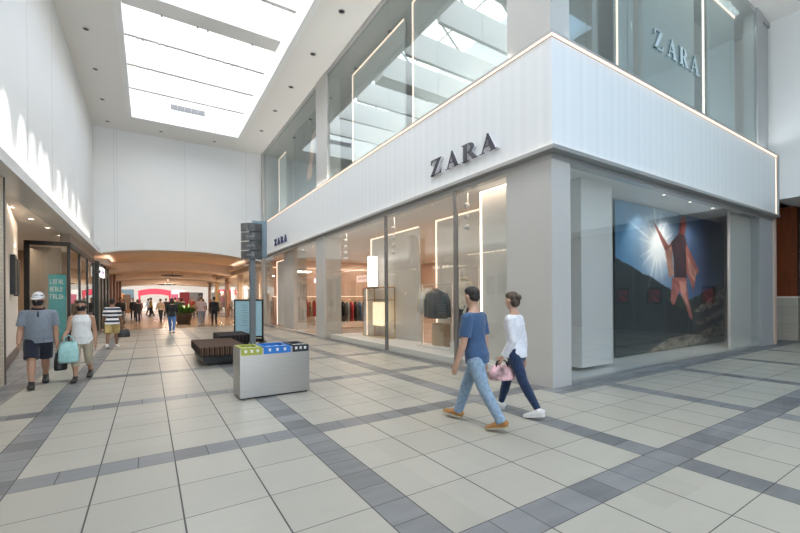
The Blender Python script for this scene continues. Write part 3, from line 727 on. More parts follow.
garment(7.62, 6.82, 1.03, R(-70), C_denim, 'dark denim jacket hanging in the front of the shop window', w=.62, h=.76, sleeve=.62, d=.16)
tag(MB().bbox(7.62, 7.95, 6.3, 7.0, .192, .235, .01).build('floor_box', C_white), 'low white block on the platform below the denim jacket', 'block')
tag(MB().bbox(7.4, 7.85, 5.42, 6.0, .192, .48, .01).build('display_podium', mat('podium_white', (.68, .66, .63), .5)), 'white podium under the mannequin in the shop window', 'podium')
tag(MB().bbox(8.0, 8.3, 7.0, 7.55, .192, .85, .01).build('display_block', mat('tan_block', (.46, .36, .25), .5)), 'tan display block on the platform behind the clothes rail', 'block')
# rear of shop: lit shelf line, rails with coats
struct('trim_12', MB().box(7.6, 18.0, YE - .04, YE - .005, 1.70, 1.735).box(7.6, 18.0, YE - .06, YE - .005, 3.55, 3.58), M_led)
rail('clothes_rail', 'low rail of red coats at the back of the shop entrance', 9.6, 22.6, .04, 2.4, 1.5, 0)
cs = [C_red, C_red, C_blk, C_red, C_red, C_tan, C_red, C_blk, C_white, C_grey]
for i, m_ in enumerate(cs):
    nm = {C_red: 'red coat', C_blk: 'black coat', C_tan: 'tan coat', C_white: 'white coat', C_grey: 'grey coat'}[m_]
    garment(8.5 + i * .24, 22.6, .42, R(84), m_, nm + ' hanging on the low rail at the back of the shop entrance', {C_red: 'red coats on the entrance rail', C_blk: 'black coats on the entrance rail'}.get(m_), 'coat', 'coat', h=1.02, w=.42, d=.10, sleeve=.62)
rail('clothes_rail', 'rail of dark jackets seen between the window pier and the brass display', 10.3, 17.6, .04, 2.4, 1.45, 0)
rot = [C_blk, C_denim, C_blk, C_grey, C_red, C_blk, C_blue, C_grey, C_blue, C_denim]
for i, m_ in enumerate(rot):
    nm = {C_red: 'dark red', C_blk: 'black', C_denim: 'dark denim', C_blue: 'blue', C_grey: 'grey'}[m_]
    garment(9.2 + i * .245, 17.6, .36, R(84), m_, nm + ' jacket on the rail seen between the window pier and the brass display',
            None if nm == 'dark red' else nm + ' jackets on the dark jacket rail', h=1.02, w=.46, d=.10, sleeve=.66)
tag(MB().bbox(9.2, 11.2, 20.5, 21.3, .04, .5, .02).build('display_table', mat('table_white', (.66, .58, .54), .4)), 'low pale display table in front of the red coats', 'table')
tag(MB().box(10.3, 11.9, YE - .05, YE - .01, 2.62, 2.92).build('glowing_sign', emis('pink_sign', (1, .70, .72), 1.6)), 'small glowing pink panel high on the rear wall of the shop', 'sign')
struct('pillar_inner', MB().box(7.3, 8.0, 18.4, 20.1, .0, 4.06), M_pillar)
led_panel('lit_panel', 'pale panel with a vertical light strip inside the left edge of the shop entrance', 7.5, 7.56, 20.75, 22.2, .05, 3.8)
for y in (21.2, 22.3):
    sh = tag(empty('display_shelf', (8.2, y, .04)), 'slim lit shelf stand behind the farthest shop window', 'shelf', 'slim shelf stands by the entrance')
    MB().box(-.02, .02, -.25, .25, 0, 2.4).build('back', M_wpanel, sh)
    for z in (.5, 1.1, 1.7): MB().box(-.2, .0, -.25, .25, z, z + .02).build('shelf', M_brass, sh)

# ---- left shops
cw = MB(); cw.prism([(-1.42, 8.42), (-2.30, 14.4), (-2.45, 14.4), (-2.45, 8.42)], 'z', 0, 3.95)
struct('wall_splay', cw, M_cream)
struct('wall_pilaster', MB().box(-1.9, -1.30, 7.5, 8.60, 0, 3.95), M_brick)
struct('trim_13', MB().box(-1.34, -1.29, 8.57, 8.64, 0, 3.93), M_black)
struct('baseboard_left', MB().prism([(-1.41, 8.42), (-2.285, 14.4), (-2.30, 14.4), (-1.43, 8.42)], 'z', 0, .28), mat('dark_base', (.16, .12, .10), .5))
for i, (y, z0, z1) in enumerate(((12.1, 1.75, 2.75), (13.0, 1.72, 2.7))):
    xx = -1.42 - (y - 8.42) * .1472
    q = tag(empty('wall_panel', (xx + .012, y, z0), R(8.4)), ('nearer' if i == 0 else 'farther') + ' of two dark display panels on the pale splayed wall', 'wall panel')
    MB().box(0, .09, -.3, .3, 0, z1 - z0).build('case', M_black, q)
    MB().box(.09, .095, -.26, .26, .06, z1 - z0 - .06).build('screen', mat('panel_screen', (.05, .045, .045), .15), q)
struct('wall_shop_rear', MB().box(-5.2, -5.0, 14.4, YE, 0, 3.95).box(-5.0, -2.45, 14.3, 14.4, 0, 3.95).box(-5.2, -1.7, YE - .1, YE, 0, 3.95), mat('tan_wall', (.42, .31, .22), .6, var=.04, scale=1))
# black framed glass bay
wn[0] += 1
wb = empty('window_%d' % wn[0]); wb['kind'] = 'structure'
b = MB().box(-2.45, -1.31, 16.18, 16.28, 3.48, 3.62).box(-2.52, -2.38, 16.18, 16.28, 0, 3.62).box(-1.40, -1.31, 16.18, 16.28, 0, 3.5).box(-1.40, -1.30, 16.28, YE, 3.45, 3.62).box(-1.38, -1.30, 16.28, YE, 0, .12)
b.build('frame', M_black, wb)
for y in (18.6, 21.0, 23.4): MB().box(-1.39, -1.30, y - .05, y + .05, .12, 3.5).build('mullion', M_black, wb)
MB().box(-2.38, -1.40, 16.22, 16.235, 0, 3.48).build('pane', M_glass, wb)
for a0, a1 in ((16.28, 18.55), (18.65, 20.95), (21.05, 23.35)): MB().box(-1.352, -1.337, a0, a1, .12, 3.45).build('pane', M_glass, wb)
struct('wall_bay_upper', MB().box(-1.60, -1.32, 16.28, YE, 3.62, 3.95), mat('bay_fascia', (.30, .25, .21), .5))
ts = tag(empty('hanging_sign', (-1.70, 16.45, .5)), 'teal vertical sign with white lettering in the black-framed window', 'sign')
MB().box(-.24, .24, 0, .03, -.3, 2.0).build('board', mat('teal', sr(70, 160, 165), .5), ts)
GL = {'S': 0}
for r_, (w_, z_) in enumerate(((.40, 1.66), (.34, 1.40), (.40, 1.14))):
    for i in range(5):                       # blocky illegible white words
        x_ = -.20 + i * (w_ / 5); L_ = MB().box(x_, x_ + .018, -.006, 0, z_, z_ + .17)
        L_.box(x_ + .018, x_ + .058, -.006, 0, z_ + (.0, .075, .15, .075, 0)[(i + r_) % 5], z_ + (.0, .075, .15, .075, 0)[(i + r_) % 5] + .02)
        if (i + r_) % 2: L_.box(x_ + .044, x_ + .06, -.006, 0, z_, z_ + .17)
        L_.build('lettering', C_white, ts)
struct('pillar_shop', MB().box(-2.9, -2.0, 19.0, 19.4, 0, 3.7), mat('shop_pier', (.36, .31, .26), .6))
for i, (x, y, z, s1) in enumerate(((-4.6, 18, 1.3, (1.0, .05, .4)), (-4.6, 20, 1.5, (.3, .25, .08)), (-4.6, 22, 1.2, (1.0, .3, .05)))):
    f_ = tag(empty('shop_shelf', (x, y, 0)), ('nearest', 'middle', 'farthest')[i] + ' dark shelf unit with glowing goods inside the left shop', 'shelf')
    MB().box(-.2, .2, -.8, .8, 0, .1).box(-.2, -.15, -.8, .8, .1, 2.2).build('body', M_dark, f_)
    for zz in (.7, 1.2, 1.7): MB().box(-.15, .2, -.8, .8, zz, zz + .03).build('shelf', M_dark, f_)
    for k in range(6): MB().bbox(.0, .15, -.7 + k * .24, -.55 + k * .24, 1.23, 1.23 + random.uniform(.15, .3), .01).build('goods', mat('goods_%d' % (k % 3), ((.5, .18, .05), (.5, .4, .3), (.2, .05, .04))[k % 3], .5), f_)
# dark shop fronts further on
M_green = mat('dark_green', (.02, .035, .03), .4)
struct('wall_hall_left', MB().box(-5.2, -1.75, YE + .01, 23.9, 0, 3.7).box(-5.2, -5.0, 23.9, 47, 0, 3.7).box(-5.2, -1.7, 23.9, 47, 3.62, 3.9), MATS['tan_wall'])
for k, y in enumerate((24.2, 25.9, 28.0, 30.2, 33.0, 36.5, 40.0, 44.0)):
    struct('pillar_hall_left', MB().box(-1.7, -1.2, y, y + (.9 if k < 3 else .7), 0, 3.62), M_green if k < 4 else M_wood)
struct('trim_14', MB().box(-1.7, -1.25, 24.0, 31.0, 3.0, 3.62), mat('dark_band', (.05, .045, .045), .5))
bs = tag(empty('box_sign', (-1.25, 25.7, 2.84)), 'white lit box sign projecting from the dark shop front on the left', 'sign')
MB().bbox(0, .12, -1.0, 1.0, 0, .52, .01).build('case', emis('box_sign_face', (.95, .93, 1), 1.3), bs)
b = MB()
for k in range(5): b.box(.121, .126, -.7 + k * .3, -.7 + k * .3 + .16, .18, .36)
for y_ in (-.7, -.4, -.1): b.box(.0, .1, -1.006, -1.0, .2, .34)
b.build('lettering', mat('purple', (.10, .06, .30), .5), bs)

# right side of the hall
struct('wall_hall_right', MB().box(8.8, 9.0, 24.0, 47, 0, 3.9).box(6.3, 9.0, 24.0, 47, 3.35, 3.9), MATS['tan_wall'])
M_tanpier = mat('tan_pier', (.46, .34, .25), .5, var=.05)
for k, y in enumerate((23.96, 28.6, 34.0, 40.0, 45.5)):
    struct('pillar_hall_right', MB().box(6.5, 6.85, y, y + .7, 0, 3.35), (M_tanpier, M_tanpier, M_wood, mat('yellow_pier', (.62, .42, .16), .5), M_wood)[k])
for y0, y1 in ((24.66, 28.6), (29.3, 34.0), (34.7, 40.0), (40.7, 45.5)): window([y0, (y0 + y1) / 2, y1], 6.6, 'y', .06, 3.35, M_glass)
for k, (x, y, z) in enumerate(((7.2, 28.0, 2.5), (7.3, 30.2, 2.2), (7.4, 31.8, 2.6), (7.3, 33.2, 2.3), (7.3, 37.0, 2.5), (7.3, 42.0, 2.4))):
    lp = tag(empty('pendant_lamp', (x, y, 3.35)), 'small glowing pendant lamp in the shop window beyond the clothes shop', 'lamp', 'pendant lamps in the far shop windows')
    MB().tube([(0, 0, 0), (0, 0, z - 3.35)], .01, 6).build('cord', M_dark, lp)
    MB().ell((0, 0, z - 3.35 - .12), (.14, .14, .13)).build('globe', emis('globe_%d' % k, (1, .86, .65), 6), lp)
    point('pendant_glow', (x, y, z - .35), 60, WARM2, .15)
for k, y in enumerate((26.3, 27.7, 31.2, 33.0, 37, 39)):
    st = tag(empty('shop_display', (7.7, y, 0)), 'dark display stand with goods in the far shop window', 'display', 'display stands in the far shop windows')
    MB().bbox(-.4, .4, -.3, .3, 0, .8, .02).build('base', M_wood, st)
    for q in range(3): MB().bbox(-.3, .3, -.25 + q * .18, -.12 + q * .18, .8, 1.1 + .2 * ((q + k) % 3), .02).build('goods', (C_tan, C_white, C_grey)[(q + k) % 3], st)

for k, (y, w_) in enumerate(((31.5, 1.2), (36.5, 2.2), (43.0, 2.6))):
    sc_ = tag(empty('shop_backlight', (8.4, y, .9)), ('nearest', 'middle', 'farthest')[k] + ' glowing white display wall in the shops along the right of the hall', 'display')
    MB().bbox(-.05, .05, -w_ / 2, w_ / 2, 0, 1.9, .01).build('diffuser', emis('shop_backlight', (1, .93, .82), 1.2), sc_)
    MB().box(-.15, .05, -w_ / 2, w_ / 2, -.9, -.02).build('base', M_wood, sc_)
    for q in range(4): MB().bbox(-.2, -.08, -w_ / 2 + .1 + q * w_ / 4.4, -w_ / 2 + .1 + q * w_ / 4.4 + .2, 0, .3 + .15 * (q % 3), .02).build('goods', (C_tan, C_blk, C_red)[q % 3], sc_)
# far court: kiosk with red canopy, panels
kk = tag(empty('kiosk', (1.75, 66, 0)), 'white kiosk under an arched red canopy at the far end of the hall', 'kiosk')
MB().bbox(-1.6, 1.6, -1, 1, 0, 1.1, .03).build('counter', M_white, kk)
cp = MB(); arc = [(-2.0 + 4 * i / 12, 2.05 + .3 * (1 - (2 * i / 12 - 1) ** 2)) for i in range(13)]
cp.prism(arc + [(x, z + .80) for x, z in arc][::-1], 'y', -1.1, -.9); cp.prism([(x, z + .75) for x, z in arc] + [(x, z + .80) for x, z in arc][::-1], 'y', -.9, 1.1)
cp.build('canopy', mat('red_canopy', sr(205, 60, 85), .6), kk)
for x in (-1.85, 1.85): MB().box(x - .12, x + .12, -1.05, -.85, 0, 2.2).build('post', mat('red_post', sr(190, 60, 80), .6), kk)
tag(MB().bbox(-2.4, -.75, 65.5, 65.7, 1.5, 3.05, .02).build('banner', mat('blue_grey', sr(95, 120, 135), .6)), 'blue-grey banner left of the red canopy at the far end', 'banner')
for x, y, c_ in ((5.4, 50, 'grey'), (4.4, 49, 'dark red'), (6.2, 53, 'dark')):
    st = tag(empty('display_board', (x, y, 0)), c_ + ' display board standing right of the red canopy kiosk', 'board')
    MB().box(-.5, .5, -.02, .02, .6, 2.4).build('board', mat('board_' + c_.replace(' ', '_'), {'grey': (.3, .32, .34), 'dark red': (.3, .03, .05), 'dark': (.03, .03, .035)}[c_], .5), st)
    for xx in (-.45, .45): MB().box(xx - .02, xx + .02, -.02, .02, 0, .6).build('leg', M_dark, st)
for x, y, c_, w_, z0, z1 in ((-2.2, 60, 'orange', 1.2, .9, 2.4), (-1.2, 56, 'brown', .8, .4, 2.2), (4.6, 64, 'white', 1.6, 1.6, 2.9), (6.3, 60, 'teal', 1.0, 1.4, 2.5), (3.9, 58, 'pink', .8, 1.2, 2.3)):
    st = tag(empty('shop_stand', (x, y, 0)), c_ + ' stall panel standing in the bright court at the far end of the hall', 'stall')
    MB().bbox(-w_ / 2, w_ / 2, -.2, .2, z0, z1, .02).build('panel', mat('stall_' + c_, {'orange': (.6, .28, .10), 'brown': (.14, .08, .05), 'white': (.8, .8, .8), 'teal': (.10, .22, .22), 'pink': (.55, .12, .22)}[c_], .5), st)
    MB().bbox(-w_ / 2 + .05, w_ / 2 - .05, -.18, .18, 0, z0, .02).build('base', (M_dark, M_wood)[len(c_) % 2], st)
for x, y in ((1.2, 46), (2.4, 47.5), (3.5, 46.2), (4.6, 48)):
    tb = tag(empty('cafe_table', (x, y, 0)), 'small dark round table in the far court', 'table', 'dark tables in the far court')
    MB().lathe([(.4, .72), (.42, .74), (.4, .76)], n=18).build('top', M_wooddark, tb); MB().tube([(0, 0, 0), (0, 0, .72)], .04, 8).build('stem', M_dark, tb); MB().lathe([(.25, 0), (.25, .02), (.05, .04)], n=16).build('base', M_dark, tb)
# hanging ceiling ring lamps in hall
for k, (y, z) in enumerate(((34.8, 3.45), (43.0, 3.0))):
    rl = tag(empty('ceiling_lamp', (2.6, y, z)), ('nearer' if k == 0 else 'farther') + ' dark round lamp hanging below the wooden hall ceiling', 'lamp')
    MB().lathe([(.7, 0), (.8, .03), (.8, .07), (.6, .09), (.1, .10), (.1, .0)], n=28).build('dish', M_dark, rl)
    MB().tube([(0, 0, .09), (0, 0, .65)], .015, 6).build('stem', M_dark, rl)

# planter
pt_ = tag(empty('planter', (2.95, 27.8, 0)), 'tapered brown planter full of leafy green plants in the hall', 'planter')
MB().lathe([(.36, 0), (.50, .60), (.54, .63), (.54, .70), (.48, .70), (.45, .60)], n=24).build('pot', mat('pot_brown', (.13, .10, .08), .5), pt_)
MB().lathe([(.01, .58), (.46, .62), (.46, .58), (.01, .55)], n=20).build('soil', mat('soil', (.03, .02, .015), .9), pt_)
lf = MB(); random.seed(3)
for k in range(150):
    a = random.uniform(0, 2 * pi); r0 = random.uniform(0, .4); el = random.uniform(.35, 1.3); L = random.uniform(.45, .85); w_ = random.uniform(.05, .09)
    p0 = Vector((r0 * cos(a), r0 * sin(a), .62)); d = Vector((cos(a) * cos(el), sin(a) * cos(el), sin(el))); s_ = Vector((-sin(a), cos(a), 0))
    mid = p0 + d * L * .6; end = p0 + d * L + Vector((cos(a), sin(a), -.4)) * .12
    lf.add([p0 - s_ * .01, p0 + s_ * .01, mid + s_ * w_, end, mid - s_ * w_, mid + Vector((0, 0, -.008))], [(0, 1, 2, 5), (0, 5, 4), (5, 2, 3), (5, 3, 4)], k % 3 == 0 and 1 or 0)
lf.build('leaves', [mat('leaf_green', (.12, .26, .04), .5, var=.3), mat('leaf_dark', (.04, .12, .02), .5, var=.3)], pt_)['kind'] = 'stuff'

# ---- totem pole with finger signs
tp = tag(empty('sign_pole', (3.74, 11.15, 0)), 'tall grey pole carrying a stack of curved dark direction plates', 'sign post')
MB().bbox(-.085, .085, -.06, .06, 0, 3.9, .015).build('pole', mat('pole_grey', (.13, .15, .165), .4, .3), tp)
MB().box(-.15, .15, -.15, .15, 0, .02).build('base_plate', M_dark, tp)
rz = R(-20)
bk = MB().bbox(-.02, .42, .12, .20, 2.90, 4.06, .01).build('back_panel', mat('panel_blue', sr(120, 140, 155), .4), tp); bk.rotation_euler = (0, 0, rz)
for k in range(4):
    z0 = 2.82 + k * .285
    b = MB(); n = 10; arcp = [(-.32 + .62 * i / n, -.06 - .16 * (1 - (2 * i / n - 1) ** 2)) for i in range(n + 1)]
    b.prism(arcp + [(x, y + .10) for x, y in arcp][::-1], 'z', z0, z0 + .25)
    o = b.build('sign_plate', mat('plate_dark', (.075, .08, .083), .35), tp); o.rotation_euler = (0, 0, rz)
    if k < 3:
        b = MB()
        for i in range(6):
            i0 = 3 + i * .65; x = -.32 + .62 * i0 / n; y = -.065 - .16 * (1 - (2 * i0 / n - 1) ** 2); b.box(x, x + .028, y - .004, y + .012, z0 + .10, z0 + .15)
        b.build('lettering', mat('plate_text', (.24, .25, .26), .5), o)

# ---- recycling bin
rb = tag(empty('recycling_bin', (2.21, 4.83, 0)), 'brushed steel recycling bin with green, blue and black slotted tops', 'bin')
b = MB(); b.box(0, 1.12, .0, .6, .03, .74); b.box(0, 1.12, 0, .012, .74, .80); b.box(0, 1.12, .588, .6, .74, .80); b.box(0, .012, .012, .588, .74, .80); b.box(1.108, 1.12, .012, .588, .74, .80)
b.build('body', M_metal, rb)
MB().box(.03, 1.09, .03, .57, 0, .03).build('plinth', M_dark, rb)
for nm, x0, x1, c_ in (('green_lid', .014, .34, sr(158, 165, 62)), ('blue_lid', .36, .80, sr(20, 110, 190)), ('black_lid', .83, 1.106, sr(25, 30, 38))):
    mlid = mat(nm, c_, .4, var=.03)
    b = MB(); y0, y1 = .014, .586
    hx0, hx1, hy0, hy1 = x0 + .05, x1 - .05, .15, .50
    z0, z1 = .742, .815
    b.box(x0, x1, y0, hy0, z0, z1); b.box(x0, x1, hy1, y1, z0, z1); b.box(x0, hx0, hy0, hy1, z0, z1); b.box(hx1, x1, hy0, hy1, z0, z1)
    b.box(x0, x1, -.008, .0, .70, .815)
    L = b.build(nm, mlid, rb); L['label'] = nm.replace('_lid', '') + ' slotted lid'
    MB().box(hx0, hx1, hy0, hy1, .741, .745).build('slot', M_black, L)
    for i in range(3):
        xc = x0 + (x1 - x0) * (i + .8) / 3.6
        MB().prism([(xc - .022, .742), (xc + .022, .742), (xc + .014, .758), (xc + .024, .784), (xc - .024, .784), (xc - .014, .758)], 'y', -.011, -.008).build('icon', C_white, L)
        MB().box(xc - .03, xc + .03, .06, .11, z1, z1 + .002).build('icon', C_white, L)

# ---- benches
M_bench = stripes('bench_stripe', [(0, (.030, .019, .014)), (.35, (.105, .066, .046)), (.6, (.042, .027, .019)), (.8, (.15, .098, .07))], 0, 9.0, .85, spec=.12)
M_benchd = stripes('bench_stripe_dark', [(0, (.018, .016, .016)), (.5, (.035, .03, .03))], 0, 9.0, .85, spec=.15)
def bench(x0, x1, y0, y1, h, label, m):
    o = tag(empty('bench', ((x0 + x1) / 2, (y0 + y1) / 2, 0)), label, 'bench'); w, d = (x1 - x0) / 2, (y1 - y0) / 2
    MB().bbox(-w, w, -d, d, h - .22, h, .03, seg=3).build('cushion', m, o)
    MB().bbox(-w + .08, w - .08, -d + .12, d - .12, .06, h - .22, .01).build('frame', M_black, o)
    MB().box(-w + .2, w - .2, -d + .25, d - .25, 0, .06).build('plinth', M_black, o)
    return o
bench(2.0, 3.05, 8.55, 10.75, .46, 'low striped brown upholstered bench in front of the planter-side walkway, nearer of two', M_bench)['label'] = 'striped brown upholstered bench, nearer of the two behind the steel bin'
bench(2.85, 3.8, 11.5, 13.1, .46, '', M_benchd)['label'] = 'black upholstered bench behind the striped brown one, beside the sign pole'

# ---- freestanding directory board
ds = tag(empty('directory_board', (3.64, 13.5, 0), R(-32)), 'freestanding pale blue directory board in a black frame on feet behind the pole', 'notice board')
b = MB().box(-.05, 1.0, 0, .05, .20, .26).box(-.05, 1.0, 0, .05, 1.52, 1.58).box(-.05, .0, 0, .05, .0, 1.58).box(.95, 1.0, 0, .05, .0, 1.58)
b.build('frame', M_black, ds)
MB().box(0, .95, .01, .04, .26, 1.52).build('sheet', mat('sheet_blue', sr(165, 205, 220), .4, var=.01), ds)
M_txt = mat('sheet_text', (.12, .18, .22), .5)
for k in range(9): MB().box(.22 + .03 * (k % 2), .46, .004, .01, 1.36 - k * .09, 1.372 - k * .09).build('text_line', M_txt, ds)
MB().box(.36, .43, .004, .01, .46, .48).build('text_line', M_txt, ds); MB().box(.05, .12, .004, .01, .32, .40).build('symbol', M_txt, ds)
for x in (-.03, .97): MB().bbox(x - .05, x + .05, -.25, .3, 0, .05, .01).build('foot', M_black, ds)
MB().bbox(-.03, .98, .06, .2, .03, .16, .02).build('ballast', M_black, ds)
# ================================================================== PEOPLE
SKIN = mat('skin', (.50, .30, .21), .5, var=.05, scale=30); SKIN_T = mat('skin_tan', (.42, .24, .16), .5, var=.05, scale=30); SKIN_D = mat('skin_dark', (.22, .12, .08), .5, var=.05, scale=30)
EYE = mat('eye_dark', (.03, .02, .02), .3); LIP = mat('lip', (.36, .15, .12), .5)
HAIR = mat('hair_dark', (.022, .016, .013), .6, var=.4, scale=60, bump=.4); HAIR_B = mat('hair_brown', (.07, .045, .03), .6, var=.4, scale=60, bump=.4)
def remesh(mb, name, mats, voxel, smooth=2, wrinkle=0, seed=0):
    me = mb.mesh(name, mats); o = bpy.data.objects.new(name, me); COL.objects.link(o)
    r = o.modifiers.new('r', 'REMESH'); r.mode = 'VOXEL'; r.voxel_size = voxel; r.use_smooth_shade = True
    if smooth:
        s = o.modifiers.new('s', 'SMOOTH'); s.iterations = smooth; s.factor = .5
    dg = bpy.context.evaluated_depsgraph_get(); nm = bpy.data.meshes.new_from_object(o.evaluated_get(dg))
    bpy.data.objects.remove(o); bpy.data.meshes.remove(me)
    nm.name = name
    if wrinkle:
        for v in nm.vertices:
            c = v.co
            k = sin(c.z * 38 + 6 * sin(c.x * 11 + seed) + 5 * sin(c.y * 13)) * .6 + sin(c.x * 31 + c.z * 17 + seed) * .4
            v.co = c + v.normal * (k * wrinkle)
    nm.polygons.foreach_set('use_smooth', [True] * len(nm.polygons))
    nm.materials.clear()
    for mt in (mats if isinstance(mats, (list, tuple)) else [mats]): nm.materials.append(mt)
    nm.polygons.foreach_set('material_index', [0] * len(nm.polygons)); nm.update()
    return nm
def link(name, me, parent):
    o = bpy.data.objects.new(name, me); COL.objects.link(o); o.parent = parent; return o

def person(loc, heading, label, group=None, H=1.74, w=1.0, belly=0, legR=(18, 8), legL=(-18, 22), armR=(-15, 8, 12), armL=(15, 8, 20), lean=3, head=(0, 0),
           skin=None, hair='short', hairm=None, shirt=None, sleeve='short', shirt_z=.50, pants=None, pant='long', shoe=None, sole=None, mask=None, cap=None, voxel=.008, female=False, collar=None, detail=True):
    """heading = world direction angle: local +y is forward"""
    skin = skin or SKIN; hairm = hairm or HAIR
    root = tag(empty('person', loc, heading), label, 'person', group)
    hipz = .52 * H; hw = .052 * H * (1.05 if female else 1); J = {}
    low = 9
    for s, nm, (p, b) in ((1, 'R', legR), (-1, 'L', legL)):
        hp = Vector((s * hw, 0, hipz)); p, b = R(p), R(b)
        kn = hp + Vector((0, sin(p), -cos(p))) * (.237 * H); an = kn + Vector((-s * .004, sin(p - b), -cos(p - b))) * (.240 * H)
        # foot: flat unless the shank leans strongly back (heel lifts)
        fp = max(0, -(p - b) - R(18)) * .9 - max(0, (p - b) - R(8)) * .8     # toe-down angle
        fd = Vector((0, cos(fp), -sin(fp))); up = Vector((0, sin(fp), cos(fp)))
        heel = an - up * (.043 * H) - fd * (.030 * H); toe = heel + fd * (.150 * H)
        J[nm] = (hp, kn, an, heel, toe, fd, up); low = min(low, heel.z, toe.z)
    dz = -low + .004
    for nm in 'RL': J[nm] = tuple(v + Vector((0, 0, dz)) if i < 5 else v for i, v in enumerate(J[nm]))
    hz = hipz + dz; la = R(lean)
    def T(x, y, z):                       # z as fraction of H above the hip line, leaned about the hips
        y0, z0 = y * H, (z - .52) * H
        return Vector((x * H, y0 * cos(la) + z0 * sin(la), hz + z0 * cos(la) - y0 * sin(la)))
    fw = .93 if female else 1.0
    tor = [(.455, .055, .055, 0), (.48, .088, .064, -.004), (.52, .100 * (1.03 if female else 1), .070 + belly * .3, -.006), (.56, .094, .064 + belly * .7, belly * .3), (.62, .080 * (.93 if female else 1.03) + belly * .4, .056 + belly, belly * .5),
           (.68, .088 * fw + belly * .2, .060 + belly * .6, belly * .3), (.735, .100 * fw, .066 + (.006 if female else 0), .003), (.77, .098 * fw, .059, -.002), (.797, .082 * fw, .050, -.005), (.817, .058 * fw, .042, -.006), (.838, .040, .036, -.006), (.86, .033, .034, 0), (.89, .031, .034, .004)]
    w2 = 1 + (w - 1) * .45
    tor = [(z, a * (w if z < .65 else (w + w2) / 2 if z < .72 else w2), b * (w * .6 + .4), y) for z, a, b, y in tor]
    body = MB(); NS = 18
    body.tube([T(0, y, z) for z, a, b, y in tor], [(a * H, b * H) for z, a, b, y in tor], NS, side=(1, 0, 0))
    # head
    hy, hp_ = R(head[0]), R(head[1]); nk = T(0, .006, .875)
    HM = Matrix.Translation(nk) @ Matrix.Rotation(hy, 4, 'Z') @ Matrix.Rotation(hp_ - la * .6, 4, 'X')
    def Q(x, y, z): return HM @ Vector((x * H, y * H, (z - .875) * H))
    hd = [(.862, .016, .020, .020), (.872, .030, .036, .014), (.890, .038, .047, .008), (.915, .0425, .054, .003), (.94, .0445, .057, .0), (.962, .0435, .056, -.002), (.982, .035, .046, -.004), (.995, .020, .027, -.004), (1.0, .006, .008, -.004)]
    body.tube([Q(0, y, z) for z, a, b, y in hd], [(a * H, b * H) for z, a, b, y in hd], NS, side=HM.to_3x3() @ Vector((1, 0, 0)))
    body.tube([Q(0, .053, .945), Q(0, .062, .925), Q(0, .066, .915), Q(0, .055, .910)], [.004 * H, .007 * H, .010 * H, .007 * H], 8)
    for s in (-1, 1): body.tube([Q(s * .040, -.004, .915), Q(s * .049, -.008, .928), Q(s * .048, -.010, .945)], [(.006 * H, .010 * H), (.007 * H, .016 * H), (.004 * H, .012 * H)], 8)
    body.tube([Q(-.014, .0555, .892), Q(0, .059, .893), Q(.014, .0555, .892)], .0045 * H, 8)
    # arms + hands
    A = {}
    for s, nm, (p, ab, bd) in ((1, 'R', armR), (-1, 'L', armL)):
        p, ab, bd = R(p), R(ab), R(bd); sh = T(s * .104 * (1 + (w - 1) * .5) * fw, -.004, .778)
        d1 = Vector((s * sin(ab), sin(p) * cos(ab), -cos(p) * cos(ab))); el = sh + d1 * .172 * H
        d2 = Vector((s * sin(ab) * .35, sin(p + bd) * cos(ab * .4), -cos(p + bd) * cos(ab * .4))).normalized(); wr = el + d2 * .148 * H
        A[nm] = (sh, el, wr, d2)
        k = .92 if female else 1.0; k *= (w * .5 + .5)
        body.ell(tuple(sh), tuple([.032 * H] * 3))
        body.tube([T(s * .06, -.004, .78), T(s * .083 * fw, -.004, .781), sh, sh.lerp(el, .15), sh.lerp(el, .4), el, el.lerp(wr, .3), el.lerp(wr, .7), wr, wr + d2 * .012 * H], [r * H * k for r in (.030, .032, .033, .032, .029, .0235, .0245, .0205, .0165, .016)], 12)
        # hand
        fwd = Vector((0, 1, 0)); fwd = (fwd - d2 * fwd.dot(d2)).normalized(); lat = d2.cross(fwd) * 1.0   # palm plane holds d2 and fwd; lat is its normal
        if lat.x * s > 0: lat = -lat                                                  # lat points to the body (palm side)
        pe = wr + d2 * .055 * H
        body.tube([wr, wr + d2 * .02 * H, pe, pe + d2 * .004 * H], [(.015 * H, .010 * H), (.021 * H, .011 * H), (.023 * H, .010 * H), (.020 * H, .008 * H)], 10, side=fwd)
        if detail:
            for i, (o_, ln) in enumerate(((.017, .038), (.006, .043), (-.005, .040), (-.016, .031))):
                b0 = pe + fwd * o_ * H - d2 * .006 * H; m1 = b0 + (d2 + lat * .12).normalized() * ln * .5 * H; m2 = m1 + (d2 * .85 + lat * .5).normalized() * ln * .55 * H
                body.tube([b0, m1, m2, m2 + (m2 - m1) * .12], [.0053 * H, .005 * H, .0042 * H, .002 * H], 8)
            t0 = wr + d2 * .018 * H + fwd * .016 * H; t1 = t0 + (d2 * .6 + fwd * .75 + lat * .3).normalized() * .026 * H
            body.tube([t0 - fwd * .006 * H, t1, t1 + (d2 * .9 + fwd * .2 + lat * .3).normalized() * .024 * H], [.008 * H, .0062 * H, .0045 * H], 8)
